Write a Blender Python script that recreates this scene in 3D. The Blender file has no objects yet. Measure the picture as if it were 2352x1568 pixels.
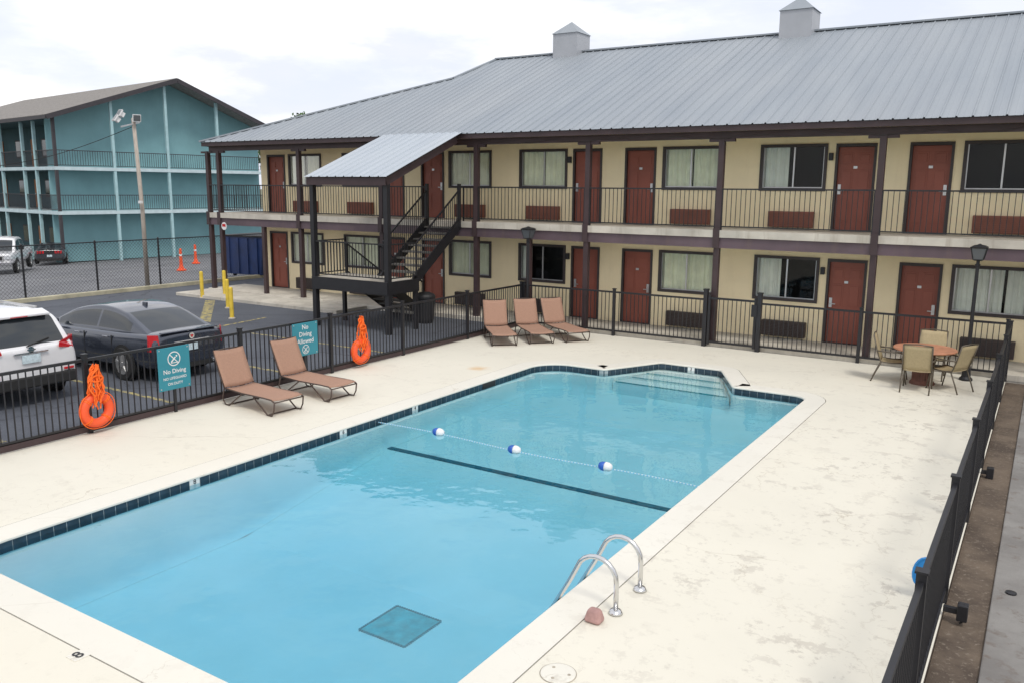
import bpy, bmesh, math, random
from mathutils import Vector, Matrix
random.seed(7)
S=bpy.context.scene; COL=S.collection
pi=math.pi; rad=math.radians; sin=math.sin; cos=math.cos
V=Vector
# ------------------------------------------------------------------ camera model
TH=rad(32.5); PI_=rad(10.3); RO=0.009; H=3.88; FPX=1928.0; CX,CY=1176.0,784.0
C0=V((0,0,H))
F=V((-sin(TH)*cos(PI_),cos(TH)*cos(PI_),-sin(PI_)))
R0=V((cos(TH),sin(TH),0)); U0=R0.cross(F)
CR=R0*cos(RO)+U0*sin(RO); CU=U0*cos(RO)-R0*sin(RO)
def ray(x,y): return F+CR*((x-CX)/FPX)+CU*((CY-y)/FPX)
def PZ(x,y,z=0.0):
    d=ray(x,y); return C0+d*((z-H)/d.z)
def PX(x,y,X):
    d=ray(x,y); return C0+d*(X/d.x)
def PY(x,y,Y):
    d=ray(x,y); return C0+d*(Y/d.y)
def PG(x,y):
    d=ray(x,y); t=(0.05*28.9-H)/(d.z-0.05*d.x); return C0+d*t
def ZN(X): return 0.05*(X+28.9)
# ------------------------------------------------------------------ object helpers
ORG={}
def setp(o,label=None,cat=None,group=None,kind=None):
    if label: o['label']=label
    if cat: o['category']=cat
    if group: o['group']=group
    if kind: o['kind']=kind
    return o
def thing(name,label,cat,loc=(0,0,0),rotz=0,group=None,world=True):
    o=bpy.data.objects.new(name,None); COL.objects.link(o)
    o.location=loc; o.rotation_euler=(0,0,rotz); o.empty_display_size=.1
    setp(o,label,cat,group)
    ORG[o.name]=V(loc) if world else V((0,0,0))
    return o
def copy_tree(o,parent=None):
    c=o.copy(); COL.objects.link(c)
    if parent is not None: c.parent=parent
    for ch in list(o.children): copy_tree(ch,c)
    return c
class MB:
    def __init__(s): s.v=[]; s.f=[]
    def add(s,vs,fs):
        n=len(s.v); s.v+=[V(a) for a in vs]; s.f+=[tuple(i+n for i in f) for f in fs]; return s
    def box(s,x0,x1,y0,y1,z0,z1):
        return s.add([(x0,y0,z0),(x1,y0,z0),(x1,y1,z0),(x0,y1,z0),(x0,y0,z1),(x1,y0,z1),(x1,y1,z1),(x0,y1,z1)],
            [(0,3,2,1),(4,5,6,7),(0,1,5,4),(1,2,6,5),(2,3,7,6),(3,0,4,7)])
    def poly(s,*p): return s.add(p,[tuple(range(len(p)))])
    def bar(s,p,q,w,h=None,up=(0,0,1)):
        p=V(p);q=V(q);h=h or w;d=(q-p).normalized();u=V(up)
        if abs(d.dot(u))>.98: u=V((0,1,0))
        a=d.cross(u).normalized()*(w/2); b=a.cross(d).normalized()*(h/2)
        vs=[]
        for c in (p,q): vs+=[c-a-b,c+a-b,c+a+b,c-a+b]
        return s.add(vs,[(0,1,2,3),(7,6,5,4),(0,4,5,1),(1,5,6,2),(2,6,7,3),(3,7,4,0)])
    def tube(s,pts,r,n=8,closed=False):
        pts=[V(p) for p in pts]; m=len(pts); rings=[]
        t0=(pts[1]-pts[0]).normalized()
        u=V((0,0,1)) if abs(t0.z)<.9 else V((1,0,0))
        a=t0.cross(u).normalized()
        for i in range(m):
            if closed: t=(pts[(i+1)%m]-pts[i-1]).normalized()
            else: t=(pts[min(i+1,m-1)]-pts[max(i-1,0)]).normalized()
            a=(a-t*a.dot(t)).normalized(); b=t.cross(a)
            rr=r[i] if isinstance(r,(list,tuple)) else r
            rings.append([pts[i]+a*cos(2*pi*k/n)*rr+b*sin(2*pi*k/n)*rr for k in range(n)])
        vs=[x for g in rings for x in g]; fs=[]
        for i in range(m if closed else m-1):
            j=(i+1)%m
            for k in range(n): fs.append((i*n+k,i*n+(k+1)%n,j*n+(k+1)%n,j*n+k))
        if not closed:
            fs.append(tuple(range(n))[::-1]); fs.append(tuple(range((m-1)*n,m*n)))
        return s.add(vs,fs)
    def lathe(s,prof,n=24,c=(0,0,0),axis='z'):
        c=V(c); vs=[];fs=[]; m=len(prof)
        for r,z in prof:
            for k in range(n):
                a=2*pi*k/n
                p=V((r*cos(a),r*sin(a),z))
                if axis=='y': p=V((p.x,p.z,p.y))
                if axis=='x': p=V((p.z,p.x,p.y))
                vs.append(c+p)
        for i in range(m-1):
            for k in range(n): fs.append((i*n+k,i*n+(k+1)%n,(i+1)*n+(k+1)%n,(i+1)*n+k))
        fs.append(tuple(range(n))[::-1]); fs.append(tuple(range((m-1)*n,m*n)))
        return s.add(vs,fs)
    def loft(s,rings):
        n=len(rings[0]); vs=[x for g in rings for x in g]; fs=[]
        for i in range(len(rings)-1):
            for k in range(n): fs.append((i*n+k,i*n+(k+1)%n,(i+1)*n+(k+1)%n,(i+1)*n+k))
        fs.append(tuple(range(n))[::-1]); fs.append(tuple(range((len(rings)-1)*n,len(rings)*n)))
        return s.add(vs,fs)
    def prism(s,poly,d):
        n=len(poly); p=[V(a) for a in poly]; q=[a+V(d) for a in p]
        return s.add(p+q,[tuple(range(n))[::-1],tuple(range(n,2*n))]+[(i,(i+1)%n,n+(i+1)%n,n+i) for i in range(n)])
    def build(s,name,mat,parent=None,smooth=False,bevel=0,org=None,sub=0,kind=None,label=None,seg=2,recalc=True):
        me=bpy.data.meshes.new(name)
        if parent is not None: off=ORG.get(parent.name,V((0,0,0)))
        else: off=V(org) if org is not None else V((0,0,0))
        me.from_pydata([tuple(a-off) for a in s.v],[],s.f)
        if recalc:
            bm=bmesh.new(); bm.from_mesh(me); bmesh.ops.recalc_face_normals(bm,faces=bm.faces); bm.to_mesh(me); bm.free()
        me.materials.append(mat)
        if smooth:
            for p in me.polygons: p.use_smooth=True
        o=bpy.data.objects.new(name,me); COL.objects.link(o)
        if parent is not None: o.parent=parent
        else: o.location=off
        ORG[o.name]=off
        if bevel:
            b=o.modifiers.new('bevel','BEVEL'); b.width=bevel; b.segments=seg; b.limit_method='ANGLE'
        if sub:
            b=o.modifiers.new('sub','SUBSURF'); b.levels=sub; b.render_levels=sub
        if kind: o['kind']=kind
        if label: o['label']=label
        return o
def struct(mb,name,mat,**k): return mb.build(name,mat,kind='structure',**k)
# ------------------------------------------------------------------ materials
def newmat(name):
    m=bpy.data.materials.new(name); m.use_nodes=True; nt=m.node_tree
    return m,nt,nt.nodes['Principled BSDF']
def node(nt,t,**k):
    n=nt.nodes.new(t)
    for a,b in k.items(): setattr(n,a,b)
    return n
def lk(nt,a,b): nt.links.new(a,b)
def mixc(nt,fac,a,b,mode='MIX'):
    n=nt.nodes.new('ShaderNodeMix'); n.data_type='RGBA'; n.blend_type=mode
    for s,i in ((fac,0),(a,6),(b,7)):
        if isinstance(s,bpy.types.NodeSocket): lk(nt,s,n.inputs[i])
        elif isinstance(s,(int,float)): n.inputs[i].default_value=s
        else: n.inputs[i].default_value=(s[0],s[1],s[2],1)
    return n.outputs[2]
def math2(nt,op,a,b):
    n=node(nt,'ShaderNodeMath'); n.operation=op
    for s,i in ((a,0),(b,1)):
        if isinstance(s,(int,float)): n.inputs[i].default_value=s
        else: lk(nt,s,n.inputs[i])
    return n.outputs[0]
def coords(nt,kind='Object',scale=(1,1,1)):
    t=node(nt,'ShaderNodeTexCoord'); mp=node(nt,'ShaderNodeMapping'); mp.inputs['Scale'].default_value=scale
    lk(nt,t.outputs[kind],mp.inputs[0]); return mp.outputs[0]
def noise(nt,vec,scale,detail=4,rough=.55):
    n=node(nt,'ShaderNodeTexNoise'); n.inputs['Scale'].default_value=scale; n.inputs['Detail'].default_value=detail; n.inputs['Roughness'].default_value=rough
    lk(nt,vec,n.inputs['Vector']); return n.outputs['Fac']
def mrange(nt,v,a,b,c=0,d=1):
    n=node(nt,'ShaderNodeMapRange'); lk(nt,v,n.inputs[0])
    for i,x in enumerate((a,b,c,d)): n.inputs[i+1].default_value=x
    return n.outputs[0]
def bump(nt,bs,h,strength,dist=.01):
    b=node(nt,'ShaderNodeBump'); b.inputs['Strength'].default_value=strength; b.inputs['Distance'].default_value=dist
    lk(nt,h,b.inputs['Height']); lk(nt,b.outputs[0],bs.inputs['Normal'])
def M(name,col,rough=.6,metal=0,var=.15,scale=3,bmp=0,bscale=40,sc=(1,1,1),col2=None,spec=.5,coat=0,streak=None):
    m,nt,bs=newmat(name)
    vec=coords(nt,'Object',sc); n=noise(nt,vec,scale,6)
    f=mrange(nt,n,.3,.7)
    a=[max(0,c*(1-var)) for c in col]; b=[min(1,c*(1+var)) for c in col]
    c=mixc(nt,f,col2 or a,b)
    if streak:
        v2=coords(nt,'Object',(3.5,3.5,.35)); c=mixc(nt,mrange(nt,noise(nt,v2,1.2,7,.65),.52,.72,0,streak[0]),c,streak[1])
    lk(nt,c,bs.inputs['Base Color'])
    bs.inputs['Roughness'].default_value=rough; bs.inputs['Metallic'].default_value=metal
    bs.inputs['Specular IOR Level'].default_value=spec
    if coat: bs.inputs['Coat Weight'].default_value=coat; bs.inputs['Coat Roughness'].default_value=.05
    if bmp: bump(nt,bs,noise(nt,vec,bscale,4),bmp)
    return m
MAT={}
MAT['black']=M('black_metal',(.014,.014,.017),.45,0,.2)
MAT['brown']=M('brown_paint',(.050,.030,.032),.55,0,.2,2)
MAT['beam']=M('beam_paint',(.105,.072,.085),.6,0,.2,1.5,streak=(.5,(.16,.11,.09)))
MAT['conc']=M('concrete',(.52,.485,.42),.9,0,.22,1.2,.3,30,streak=(.55,(.27,.22,.17)))
MAT['stucco']=M('stucco',(.93,.80,.535),.95,0,.06,.9,.9,9,streak=(.20,(.70,.57,.37)))
MAT['soffit']=M('soffit',(.64,.52,.35),.9,0,.15)
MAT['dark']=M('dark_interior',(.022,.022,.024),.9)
MAT['door']=M('door_red',(.275,.078,.050),.5,0,.12,1.5)
MAT['frame']=M('frame_dark',(.045,.036,.036),.5)
MAT['alu']=M('aluminium',(.55,.55,.55),.35,.8,.08)
MAT['curtain']=M('curtain',(.92,.91,.73),.95,0,.08,4)
MAT['curtain2']=M('curtain_white',(.90,.89,.82),.95,0,.06,4)
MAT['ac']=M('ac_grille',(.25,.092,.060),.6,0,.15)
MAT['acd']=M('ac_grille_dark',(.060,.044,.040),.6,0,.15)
MAT['steel']=M('stainless',(.68,.68,.68),.22,1,.04)
MAT['sling']=M('sling_fabric',(.36,.213,.150),.85,0,.07,30,.3,300)
MAT['lframe']=M('lounger_frame',(.080,.055,.045),.45,.3,.1)
MAT['tan']=M('tan_sling',(.42,.34,.20),.85,0,.08,30,.3,300)
MAT['tframe']=M('chair_frame',(.12,.10,.075),.45,.4)
MAT['ttop']=M('table_top',(.48,.22,.13),.5,0,.18,6)
MAT['tbase']=M('table_base',(.16,.07,.05),.6,0,.25,12)
MAT['orange']=M('orange_plastic',(.84,.10,.025),.5,0,.06)
MAT['orope']=M('orange_rope',(.88,.15,.015),.8,0,.15,40)
MAT['signteal']=M('sign_teal',(.032,.235,.30),.45,0,.05)
MAT['white']=M('white_paint',(.74,.74,.74),.5,0,.04)
MAT['yellow']=M('yellow_paint',(.72,.52,.06),.6,0,.2,5)
def worn(name,col,base):
    m,nt,bs=newmat(name); vec=coords(nt,'Object'); n=noise(nt,vec,6,8,.7)
    lk(nt,mixc(nt,mrange(nt,n,.42,.60),base,col),bs.inputs['Base Color']); bs.inputs['Roughness'].default_value=.85; return m
MAT['yline']=worn('yellow_line',(.46,.38,.13),(.10,.105,.115))
MAT['wline']=worn('white_line',(.42,.42,.40),(.15,.15,.155))
MAT['curb']=M('curb_paint',(.44,.41,.30),.85,0,.3,2)
MAT['teal']=M('teal_wall',(.195,.370,.40),.8,0,.10,.6,.2,20,streak=(.25,(.16,.31,.34)))
MAT['tealshade']=M('teal_wall_shaded',(.045,.095,.11),.85,0,.2,.6)  # darker copy of the teal: shade of the recessed corridor put into the colour
MAT['teal2']=M('teal_trim',(.36,.54,.57),.7,0,.1)
MAT['tealslab']=M('teal_slab',(.50,.61,.64),.8,0,.1)
MAT['odoor']=M('orange_door',(.42,.15,.045),.6)
MAT['shingle']=M('shingle',(.215,.20,.185),.95,0,.25,6,.5,60)
MAT['fascia']=M('fascia',(.040,.036,.042),.6)
MAT['wood']=M('pole_wood',(.42,.37,.32),.9,0,.22,6,.3,30,(6,6,.6))
MAT['rubber']=M('rubber',(.018,.018,.018),.8)
MAT['cwhite']=M('car_white',(.72,.72,.735),.25,0,.02,coat=1)
MAT['cgrey']=M('car_grey',(.042,.051,.073),.25,.4,.05,coat=1)
MAT['csilver']=M('car_dark_silver',(.06,.065,.075),.3,.4,.05,coat=1)
MAT['red']=M('tail_red',(.50,.012,.02),.2,0,.05,coat=.6)
MAT['chrome']=M('chrome',(.7,.7,.72),.12,1,.03)
MAT['plate']=M('licence_plate',(.55,.66,.70),.5,0,.2,25)
MAT['cglass']=M('car_glass',(.022,.028,.033),.06,0,.05,spec=.7)
MAT['headl']=M('headlight',(.6,.62,.65),.1,0,.05,coat=1)
MAT['bluebin']=M('blue_steel',(.011,.032,.120),.55,0,.25,2)
MAT['pink']=M('pink_concrete',(.40,.24,.22),.9,0,.2,12,.4,60)
MAT['blue']=M('float_blue',(.015,.10,.45),.4)
MAT['bluenet']=M('blue_plastic',(.02,.22,.55),.5)
MAT['tile']=M('pool_tile',(.024,.042,.062),.18,0,.4,5)
MAT['grout']=M('pool_grout',(.36,.40,.41),.7)
MAT['numtile']=M('marker_tile',(.72,.73,.71),.3)
MAT['stripe']=M('dark_tile',(.015,.14,.19),.5,0,.3,10)
MAT['nose']=M('step_edge_tile',(.26,.50,.53),.5,0,.2,10)
MAT['drain']=M('drain_grate',(.10,.54,.55),.6,0,.2,8)
MAT['drim']=M('drain_rim_tile',(.05,.34,.37),.6,0,.3,10)
MAT['cupola']=M('galvanised',(.39,.405,.435),.5,.1,.06,2)
MAT['ground']=M('ground_far',(.16,.17,.11),.95,0,.3,.05)
MAT['bark']=M('bark',(.10,.075,.055),.95,0,.3,6)
MAT['leaf']=M('leaf',(.065,.12,.035),.8,0,.5,.6)
MAT['net']=M('wire_dark',(.03,.03,.033),.6)
MAT['lampglass']=M('lamp_glass',(.10,.11,.12),.15,0,.1)
MAT['trash']=M('bin_black',(.018,.018,.02),.6)
MAT['lidrim']=M('lid_rim',(.36,.32,.26),.9,0,.3,10)
m,nt,bs=newmat('rope_striped'); vec=coords(nt,'Object'); wv=node(nt,'ShaderNodeTexWave'); wv.inputs['Scale'].default_value=6; lk(nt,vec,wv.inputs['Vector'])
lk(nt,mixc(nt,mrange(nt,wv.outputs['Fac'],.45,.55),(.62,.70,.74),(.14,.42,.62)),bs.inputs['Base Color']); bs.inputs['Roughness'].default_value=.7; MAT['rope']=m
def mottled(name,c1,c2,c3,s1,s2):
    m,nt,bs=newmat(name); vec=coords(nt,'Object'); a=noise(nt,vec,s1,8,.65); b=noise(nt,vec,s2,6,.7); e=noise(nt,vec,s1*.35,4)
    c=mixc(nt,mrange(nt,a,.38,.62),c1,c2); c=mixc(nt,mrange(nt,b,.55,.68,0,.8),c,c3); c=mixc(nt,mrange(nt,e,.45,.65,0,.5),c,c2)
    lk(nt,c,bs.inputs['Base Color']); bs.inputs['Roughness'].default_value=.95; bump(nt,bs,b,.6,.02); return m
MAT['dirt']=mottled('dirt',(.075,.055,.041),(.155,.118,.086),(.25,.21,.165),1.6,18)
MAT['walk2']=mottled('stained_concrete',(.17,.16,.15),(.25,.24,.225),(.13,.10,.08),1.1,6)
MAT['tread']=mottled('tread_concrete',(.10,.095,.088),(.15,.145,.135),(.08,.065,.055),1.1,6)
# roof metal
def roofmat(name,k):
    m,nt,bs=newmat(name); vec=coords(nt,'Object',(1,.12,.12)); n1=noise(nt,vec,1.6,6); n2=noise(nt,coords(nt,'Object',(.3,.3,.3)),.7,3)
    sc=lambda c: tuple(x*k for x in c)
    c=mixc(nt,mrange(nt,n1,.3,.7),sc((.25,.283,.32)),sc((.31,.342,.372))); c=mixc(nt,mrange(nt,n2,.35,.65,0,.35),c,sc((.335,.35,.367)))
    n3=noise(nt,coords(nt,'Object',(2.5,.10,.10)),2.2,8,.7); c=mixc(nt,mrange(nt,n3,.58,.75,0,.35),c,sc((.22,.235,.255)))
    lk(nt,c,bs.inputs['Base Color']); bs.inputs['Roughness'].default_value=.5; bs.inputs['Metallic'].default_value=.15; return m
MAT['roof']=roofmat('roof_metal',1.0); MAT['canopy']=roofmat('canopy_metal',1.45)
def asphalt(name,c1,c2,crack):
    m,nt,bs=newmat(name); vec=coords(nt,'Object'); n1=noise(nt,vec,.35,8,.6); n2=noise(nt,vec,55,3)
    c=mixc(nt,mrange(nt,n1,.35,.65),c1,c2); c=mixc(nt,mrange(nt,n2,.45,.75,0,.5),c,tuple(x*1.6 for x in c2))
    vo=node(nt,'ShaderNodeTexVoronoi'); vo.feature='DISTANCE_TO_EDGE'; vo.inputs['Scale'].default_value=.28
    nd=noise(nt,vec,1.2,4); vm=node(nt,'ShaderNodeVectorMath'); vm.operation='ADD'; lk(nt,vec,vm.inputs[0])
    cb=node(nt,'ShaderNodeCombineXYZ'); lk(nt,nd,cb.inputs[0]); lk(nt,nd,cb.inputs[1]); lk(nt,cb.outputs[0],vm.inputs[1]); lk(nt,vm.outputs[0],vo.inputs['Vector'])
    c=mixc(nt,mrange(nt,vo.outputs['Distance'],0,.008,crack,0),c,(.015,.015,.015))
    lk(nt,c,bs.inputs['Base Color']); bs.inputs['Roughness'].default_value=.85; bump(nt,bs,n2,.4,.01); return m
MAT['asphalt']=asphalt('asphalt',(.055,.061,.077),(.094,.104,.124),.6)
MAT['asphalt2']=asphalt('asphalt_old',(.125,.128,.138),(.18,.183,.192),.7)
RUST=PZ(1098,845)
def deckmat(name,base,wear):
    m,nt,bs=newmat(name); vec=coords(nt,'Object')
    n1=noise(nt,vec,.45,5); n2=noise(nt,vec,3.2,10,.7); n3=noise(nt,vec,.8,4); n4=noise(nt,vec,14,6,.7)
    c=mixc(nt,mrange(nt,n1,.3,.7),tuple(x*.95 for x in base),tuple(min(1,x*1.03) for x in base))
    mk=mrange(nt,n3,.38,.66); sp=node(nt,'ShaderNodeSeparateXYZ'); lk(nt,vec,sp.inputs[0])
    mr=mrange(nt,sp.outputs[0],-5,-1.5,.30,1)
    th=math2(nt,'MULTIPLY',mk,mr)
    p=mrange(nt,n2,.55,.59,0,wear); p2=math2(nt,'MULTIPLY',p,th)
    c=mixc(nt,p2,c,(.52,.485,.415))
    n6=noise(nt,vec,7,10,.75); p3=math2(nt,'MULTIPLY',mrange(nt,n6,.56,.61,0,wear*.85),th); c=mixc(nt,p3,c,(.43,.395,.335))
    sp4=mrange(nt,n4,.65,.69,0,.45); c=mixc(nt,sp4,c,(.45,.41,.345))
    n5=noise(nt,vec,.22,3); c=mixc(nt,mrange(nt,n5,.52,.75,0,.25),c,(.61,.545,.425))
    vo=node(nt,'ShaderNodeTexVoronoi'); vo.feature='DISTANCE_TO_EDGE'; vo.inputs['Scale'].default_value=.42
    nd=noise(nt,vec,2.0,5); cb=node(nt,'ShaderNodeCombineXYZ'); lk(nt,nd,cb.inputs[0]); lk(nt,nd,cb.inputs[1]); vm=node(nt,'ShaderNodeVectorMath'); vm.operation='ADD'; lk(nt,vec,vm.inputs[0]); lk(nt,cb.outputs[0],vm.inputs[1]); lk(nt,vm.outputs[0],vo.inputs['Vector'])
    c=mixc(nt,math2(nt,'MULTIPLY',mrange(nt,vo.outputs['Distance'],0,.004,.55,0),mk),c,(.36,.30,.22))
    dv=node(nt,'ShaderNodeVectorMath'); dv.operation='DISTANCE'; lk(nt,vec,dv.inputs[0]); dv.inputs[1].default_value=tuple(RUST)
    dd=math2(nt,'ADD',dv.outputs['Value'],math2(nt,'MULTIPLY',noise(nt,vec,5,4),.35)); c=mixc(nt,mrange(nt,dd,.22,.45,.6,0),c,(.62,.36,.12))
    lk(nt,c,bs.inputs['Base Color']); bs.inputs['Roughness'].default_value=.75; bump(nt,bs,n2,.25,.006); return m
MAT['deck']=deckmat('deck_paint',(.70,.668,.572),.9)
MAT['coping']=deckmat('coping_paint',(.71,.685,.61),.5)
m,nt,bs=newmat('pool_plaster'); vec=coords(nt,'Object'); n=noise(nt,vec,1.1,5)
lk(nt,mixc(nt,mrange(nt,n,.3,.7),(.82,.90,.88),(.89,.94,.93)),bs.inputs['Base Color']); bs.inputs['Roughness'].default_value=.7; MAT['plaster']=m
# water
m=bpy.data.materials.new('pool_water'); m.use_nodes=True; nt=m.node_tree; nt.nodes.remove(nt.nodes['Principled BSDF']); out=nt.nodes['Material Output']
vec=coords(nt,'Object',(1,1,1)); na=noise(nt,vec,1.0,3,.5); nb=noise(nt,vec,5,2,.5)
ad=node(nt,'ShaderNodeMath'); ad.operation='MULTIPLY_ADD'; lk(nt,nb,ad.inputs[0]); ad.inputs[1].default_value=.12; lk(nt,na,ad.inputs[2])
bp=node(nt,'ShaderNodeBump'); bp.inputs['Strength'].default_value=.30; bp.inputs['Distance'].default_value=.05; lk(nt,ad.outputs[0],bp.inputs['Height'])
fr=node(nt,'ShaderNodeFresnel'); fr.inputs['IOR'].default_value=1.62; lk(nt,bp.outputs[0],fr.inputs['Normal'])
gl=node(nt,'ShaderNodeBsdfGlossy'); gl.inputs['Roughness'].default_value=.02; lk(nt,bp.outputs[0],gl.inputs['Normal'])
tr=node(nt,'ShaderNodeBsdfTransparent'); tr.inputs[0].default_value=(.98,1,1,1)
mx=node(nt,'ShaderNodeMixShader'); lk(nt,fr.outputs[0],mx.inputs[0]); lk(nt,tr.outputs[0],mx.inputs[1]); lk(nt,gl.outputs[0],mx.inputs[2]); lk(nt,mx.outputs[0],out.inputs['Surface'])
va=node(nt,'ShaderNodeVolumeAbsorption'); va.inputs['Color'].default_value=(.05,.765,.935,1); va.inputs['Density'].default_value=.48; lk(nt,va.outputs[0],out.inputs['Volume']); MAT['water']=m
# window glass
m=bpy.data.materials.new('window_glass'); m.use_nodes=True; nt=m.node_tree; nt.nodes.remove(nt.nodes['Principled BSDF']); out=nt.nodes['Material Output']
fr=node(nt,'ShaderNodeFresnel'); fr.inputs['IOR'].default_value=1.34
nz=noise(nt,coords(nt,'Object'),1.5,2); bp=node(nt,'ShaderNodeBump'); bp.inputs['Strength'].default_value=.05; lk(nt,nz,bp.inputs['Height'])
gl=node(nt,'ShaderNodeBsdfGlossy'); gl.inputs['Roughness'].default_value=.02; lk(nt,bp.outputs[0],gl.inputs['Normal'])
tr=node(nt,'ShaderNodeBsdfTransparent'); tr.inputs[0].default_value=(.90,.94,.92,1)
mx=node(nt,'ShaderNodeMixShader'); lk(nt,fr.outputs[0],mx.inputs[0]); lk(nt,tr.outputs[0],mx.inputs[1]); lk(nt,gl.outputs[0],mx.inputs[2]); lk(nt,mx.outputs[0],out.inputs['Surface']); MAT['glass']=m

def text_mesh(body,size,name,mat,parent,loc,xd,yd,lift=.004):
    cu=bpy.data.curves.new('t','FONT'); cu.body=body; cu.size=size; cu.align_x='CENTER'; cu.align_y='CENTER'; cu.resolution_u=3; cu.offset=size*.012
    t=bpy.data.objects.new('t',cu); COL.objects.link(t); bpy.context.view_layer.update()
    me=bpy.data.meshes.new_from_object(t.evaluated_get(bpy.context.evaluated_depsgraph_get()))
    vs=[v.co.copy() for v in me.vertices]; fs=[tuple(p.vertices) for p in me.polygons]
    bpy.data.objects.remove(t); bpy.data.meshes.remove(me)
    xd=V(xd); yd=V(yd); nn=xd.cross(yd); mb=MB(); mb.add([V(loc)+xd*a.x+yd*a.y+nn*lift for a in vs],fs)
    return mb.build(name,mat,parent)
# ================================================================== SETTING
g=MB(); g.poly((-1500,-1500,-2.7),(1500,-1500,-2.7),(1500,1500,-2.7),(-1500,1500,-2.7)); struct(g,'ground',MAT['ground'])
a=MB(); a.poly((-28.8,-40,-.03),(-12.72,-40,-.03),(-12.72,90,-.03),(-28.8,90,-.03)); a.poly((-12.72,20.35,-.03),(30,20.35,-.03),(30,90,-.03),(-12.72,90,-.03))
struct(a,'parking_lot',MAT['asphalt'])
a=MB(); a.poly((-28.9,-40,-.03),(-28.9,120,-.03),(-72,120,ZN(-72)),(-72,-40,ZN(-72)))
struct(a,'neighbour_lot',MAT['asphalt2'])
k=MB(); k.box(-28.92,-28.74,-20,60,-.1,.11); struct(k,'kerb',MAT['curb'],bevel=.02)
w=MB(); w.box(-26.55,10,20.36,22.07,-.1,.10); struct(w,'walkway',MAT['conc'],bevel=.01)
w=MB(); w.box(-26.55,-18.6,18.95,20.35,-.1,.075); struct(w,'apron',MAT['conc'],bevel=.01)
d=MB(); d.box(-.495,-.13,-6,20.3,-.3,-.06); struct(d,'dirt_strip',MAT['dirt'])
d=MB(); d.box(-.13,3.2,-6,20.3,-.3,-.03); struct(d,'side_path',MAT['walk2'],bevel=.01)
def line_strip(p,q,wd,mat,name='parking_line',z=-.026):
    p=V((p[0],p[1],0)); q=V((q[0],q[1],0)); n=V((-(q-p).y,(q-p).x,0)).normalized()*wd/2
    c=(p+q)/2; zz=lambda v: (z if v.x>-28.8 else ZN(v.x)-.03+.03*min(1,(-28.9-v.x)/43)+.006)
    mb=MB(); mb.poly(*[V((v.x,v.y,zz(v))) for v in (p-n,q-n,q+n,p+n)]); struct(mb,name,mat,org=(c.x,c.y,z))
for y in (3.3,6.3,9.27,12.2,15.1): line_strip((-13.3,y),(-18.6,y),.10,MAT['yline'])
pa,pb=PZ(483,688),PZ(470,738); line_strip(pa,pb,.32,MAT['yline'])
pa,pb=PZ(502,748),PZ(612,727); line_strip(pa,pb,.12,MAT['yline'])
pa,pb=PZ(20,690),PZ(50,715); line_strip(pa,pb,.16,MAT['yline'])
for x0,y0,x1,y1 in ((250,625,330,612),(90,645,190,628),(380,610,455,596),(400,628,480,612)):
    line_strip(PG(x0,y0),PG(x1,y1),.12,MAT['wline'])
# ------------------------------------------------------------------ pool
x0,x1,y0,yb=-9.49,-3.62,3.92,16.35; xc=-6.555
WL=-.106
def rounded(pts,seg=8):
    out=[]; n=len(pts)
    for i,(x,y,r) in enumerate(pts):
        p=V((x,y)); a=V(pts[i-1][:2]); b=V(pts[(i+1)%n][:2])
        da=(a-p).normalized(); db=(b-p).normalized(); ang=da.angle(db)
        t=r/math.tan(ang/2); c=p+(da+db).normalized()*(r/sin(ang/2))
        s=p+da*t; e=p+db*t
        a0=math.atan2(s.y-c.y,s.x-c.x); a1=math.atan2(e.y-c.y,e.x-c.x)
        while a1-a0>pi: a1-=2*pi
        while a1-a0<-pi: a1+=2*pi
        for k in range(seg+1):
            q=a0+(a1-a0)*k/seg; out.append(V((c.x+r*cos(q),c.y+r*sin(q))))
    return out
def resample(pts,step):
    out=[]
    for i,p in enumerate(pts):
        q=pts[(i+1)%len(pts)]; L=(q-p).length; m=max(1,int(L/step))
        for k in range(m): out.append(p+(q-p)*(k/m))
    return out
def offset(pts,d):
    out=[]; n=len(pts)
    for i in range(n):
        a,b,c=pts[i-1],pts[i],pts[(i+1)%n]
        n1=V(((b-a).y,-(b-a).x)); n2=V(((c-b).y,-(c-b).x))
        n1=n1.normalized() if n1.length>1e-6 else n2.normalized(); n2=n2.normalized() if n2.length>1e-6 else n1
        m=(n1+n2).normalized(); out.append(b+m*(d/max(.5,m.dot(n1))))
    return out
OUT=rounded([(x1,y0,.45),(x1,yb,.32),(xc+1.45,yb,.10),(xc+.72,yb+1.45,.12),(xc-.72,yb+1.45,.12),(xc-1.45,yb,.10),(x0,yb,.7),(x0,y0,.5)])
OUT=resample(OUT,.3)
def fill_between(outer,inner,z):
    bm=bmesh.new(); es=[]
    for loop in (outer,inner):
        if not loop: continue
        vs=[bm.verts.new((p[0],p[1],z)) for p in loop]
        for i in range(len(vs)): es.append(bm.edges.new((vs[i],vs[(i+1)%len(vs)])))
    bmesh.ops.triangle_fill(bm,use_beauty=True,edges=es)
    for f in bm.faces:
        f.normal_update()
        if f.normal.z<0: f.normal_flip()
    return bm
def bm_obj(bm,name,mat):
    me=bpy.data.meshes.new(name); bm.to_mesh(me); bm.free(); me.materials.append(mat); o=bpy.data.objects.new(name,me); COL.objects.link(o); return o
deck_out=[(-12.72,-6),(-.50,-6),(-.50,20.355),(-12.72,20.355)]
bm=fill_between(deck_out,offset(OUT,.37),0)
DECK=bm_obj(bm,'pool_deck',MAT['deck']); DECK['kind']='structure'; ORG[DECK.name]=V((0,0,0))
sl=MB(); L=[V((a[0],a[1],0)) for a in deck_out]
for i in range(4):
    p,q=L[i],L[(i+1)%4]; sl.poly(p-V((0,0,.28)),q-V((0,0,.28)),q-V((0,0,.002)),p-V((0,0,.002)))
sl.build('slab_edge',MAT['dirt'],DECK)
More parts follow.
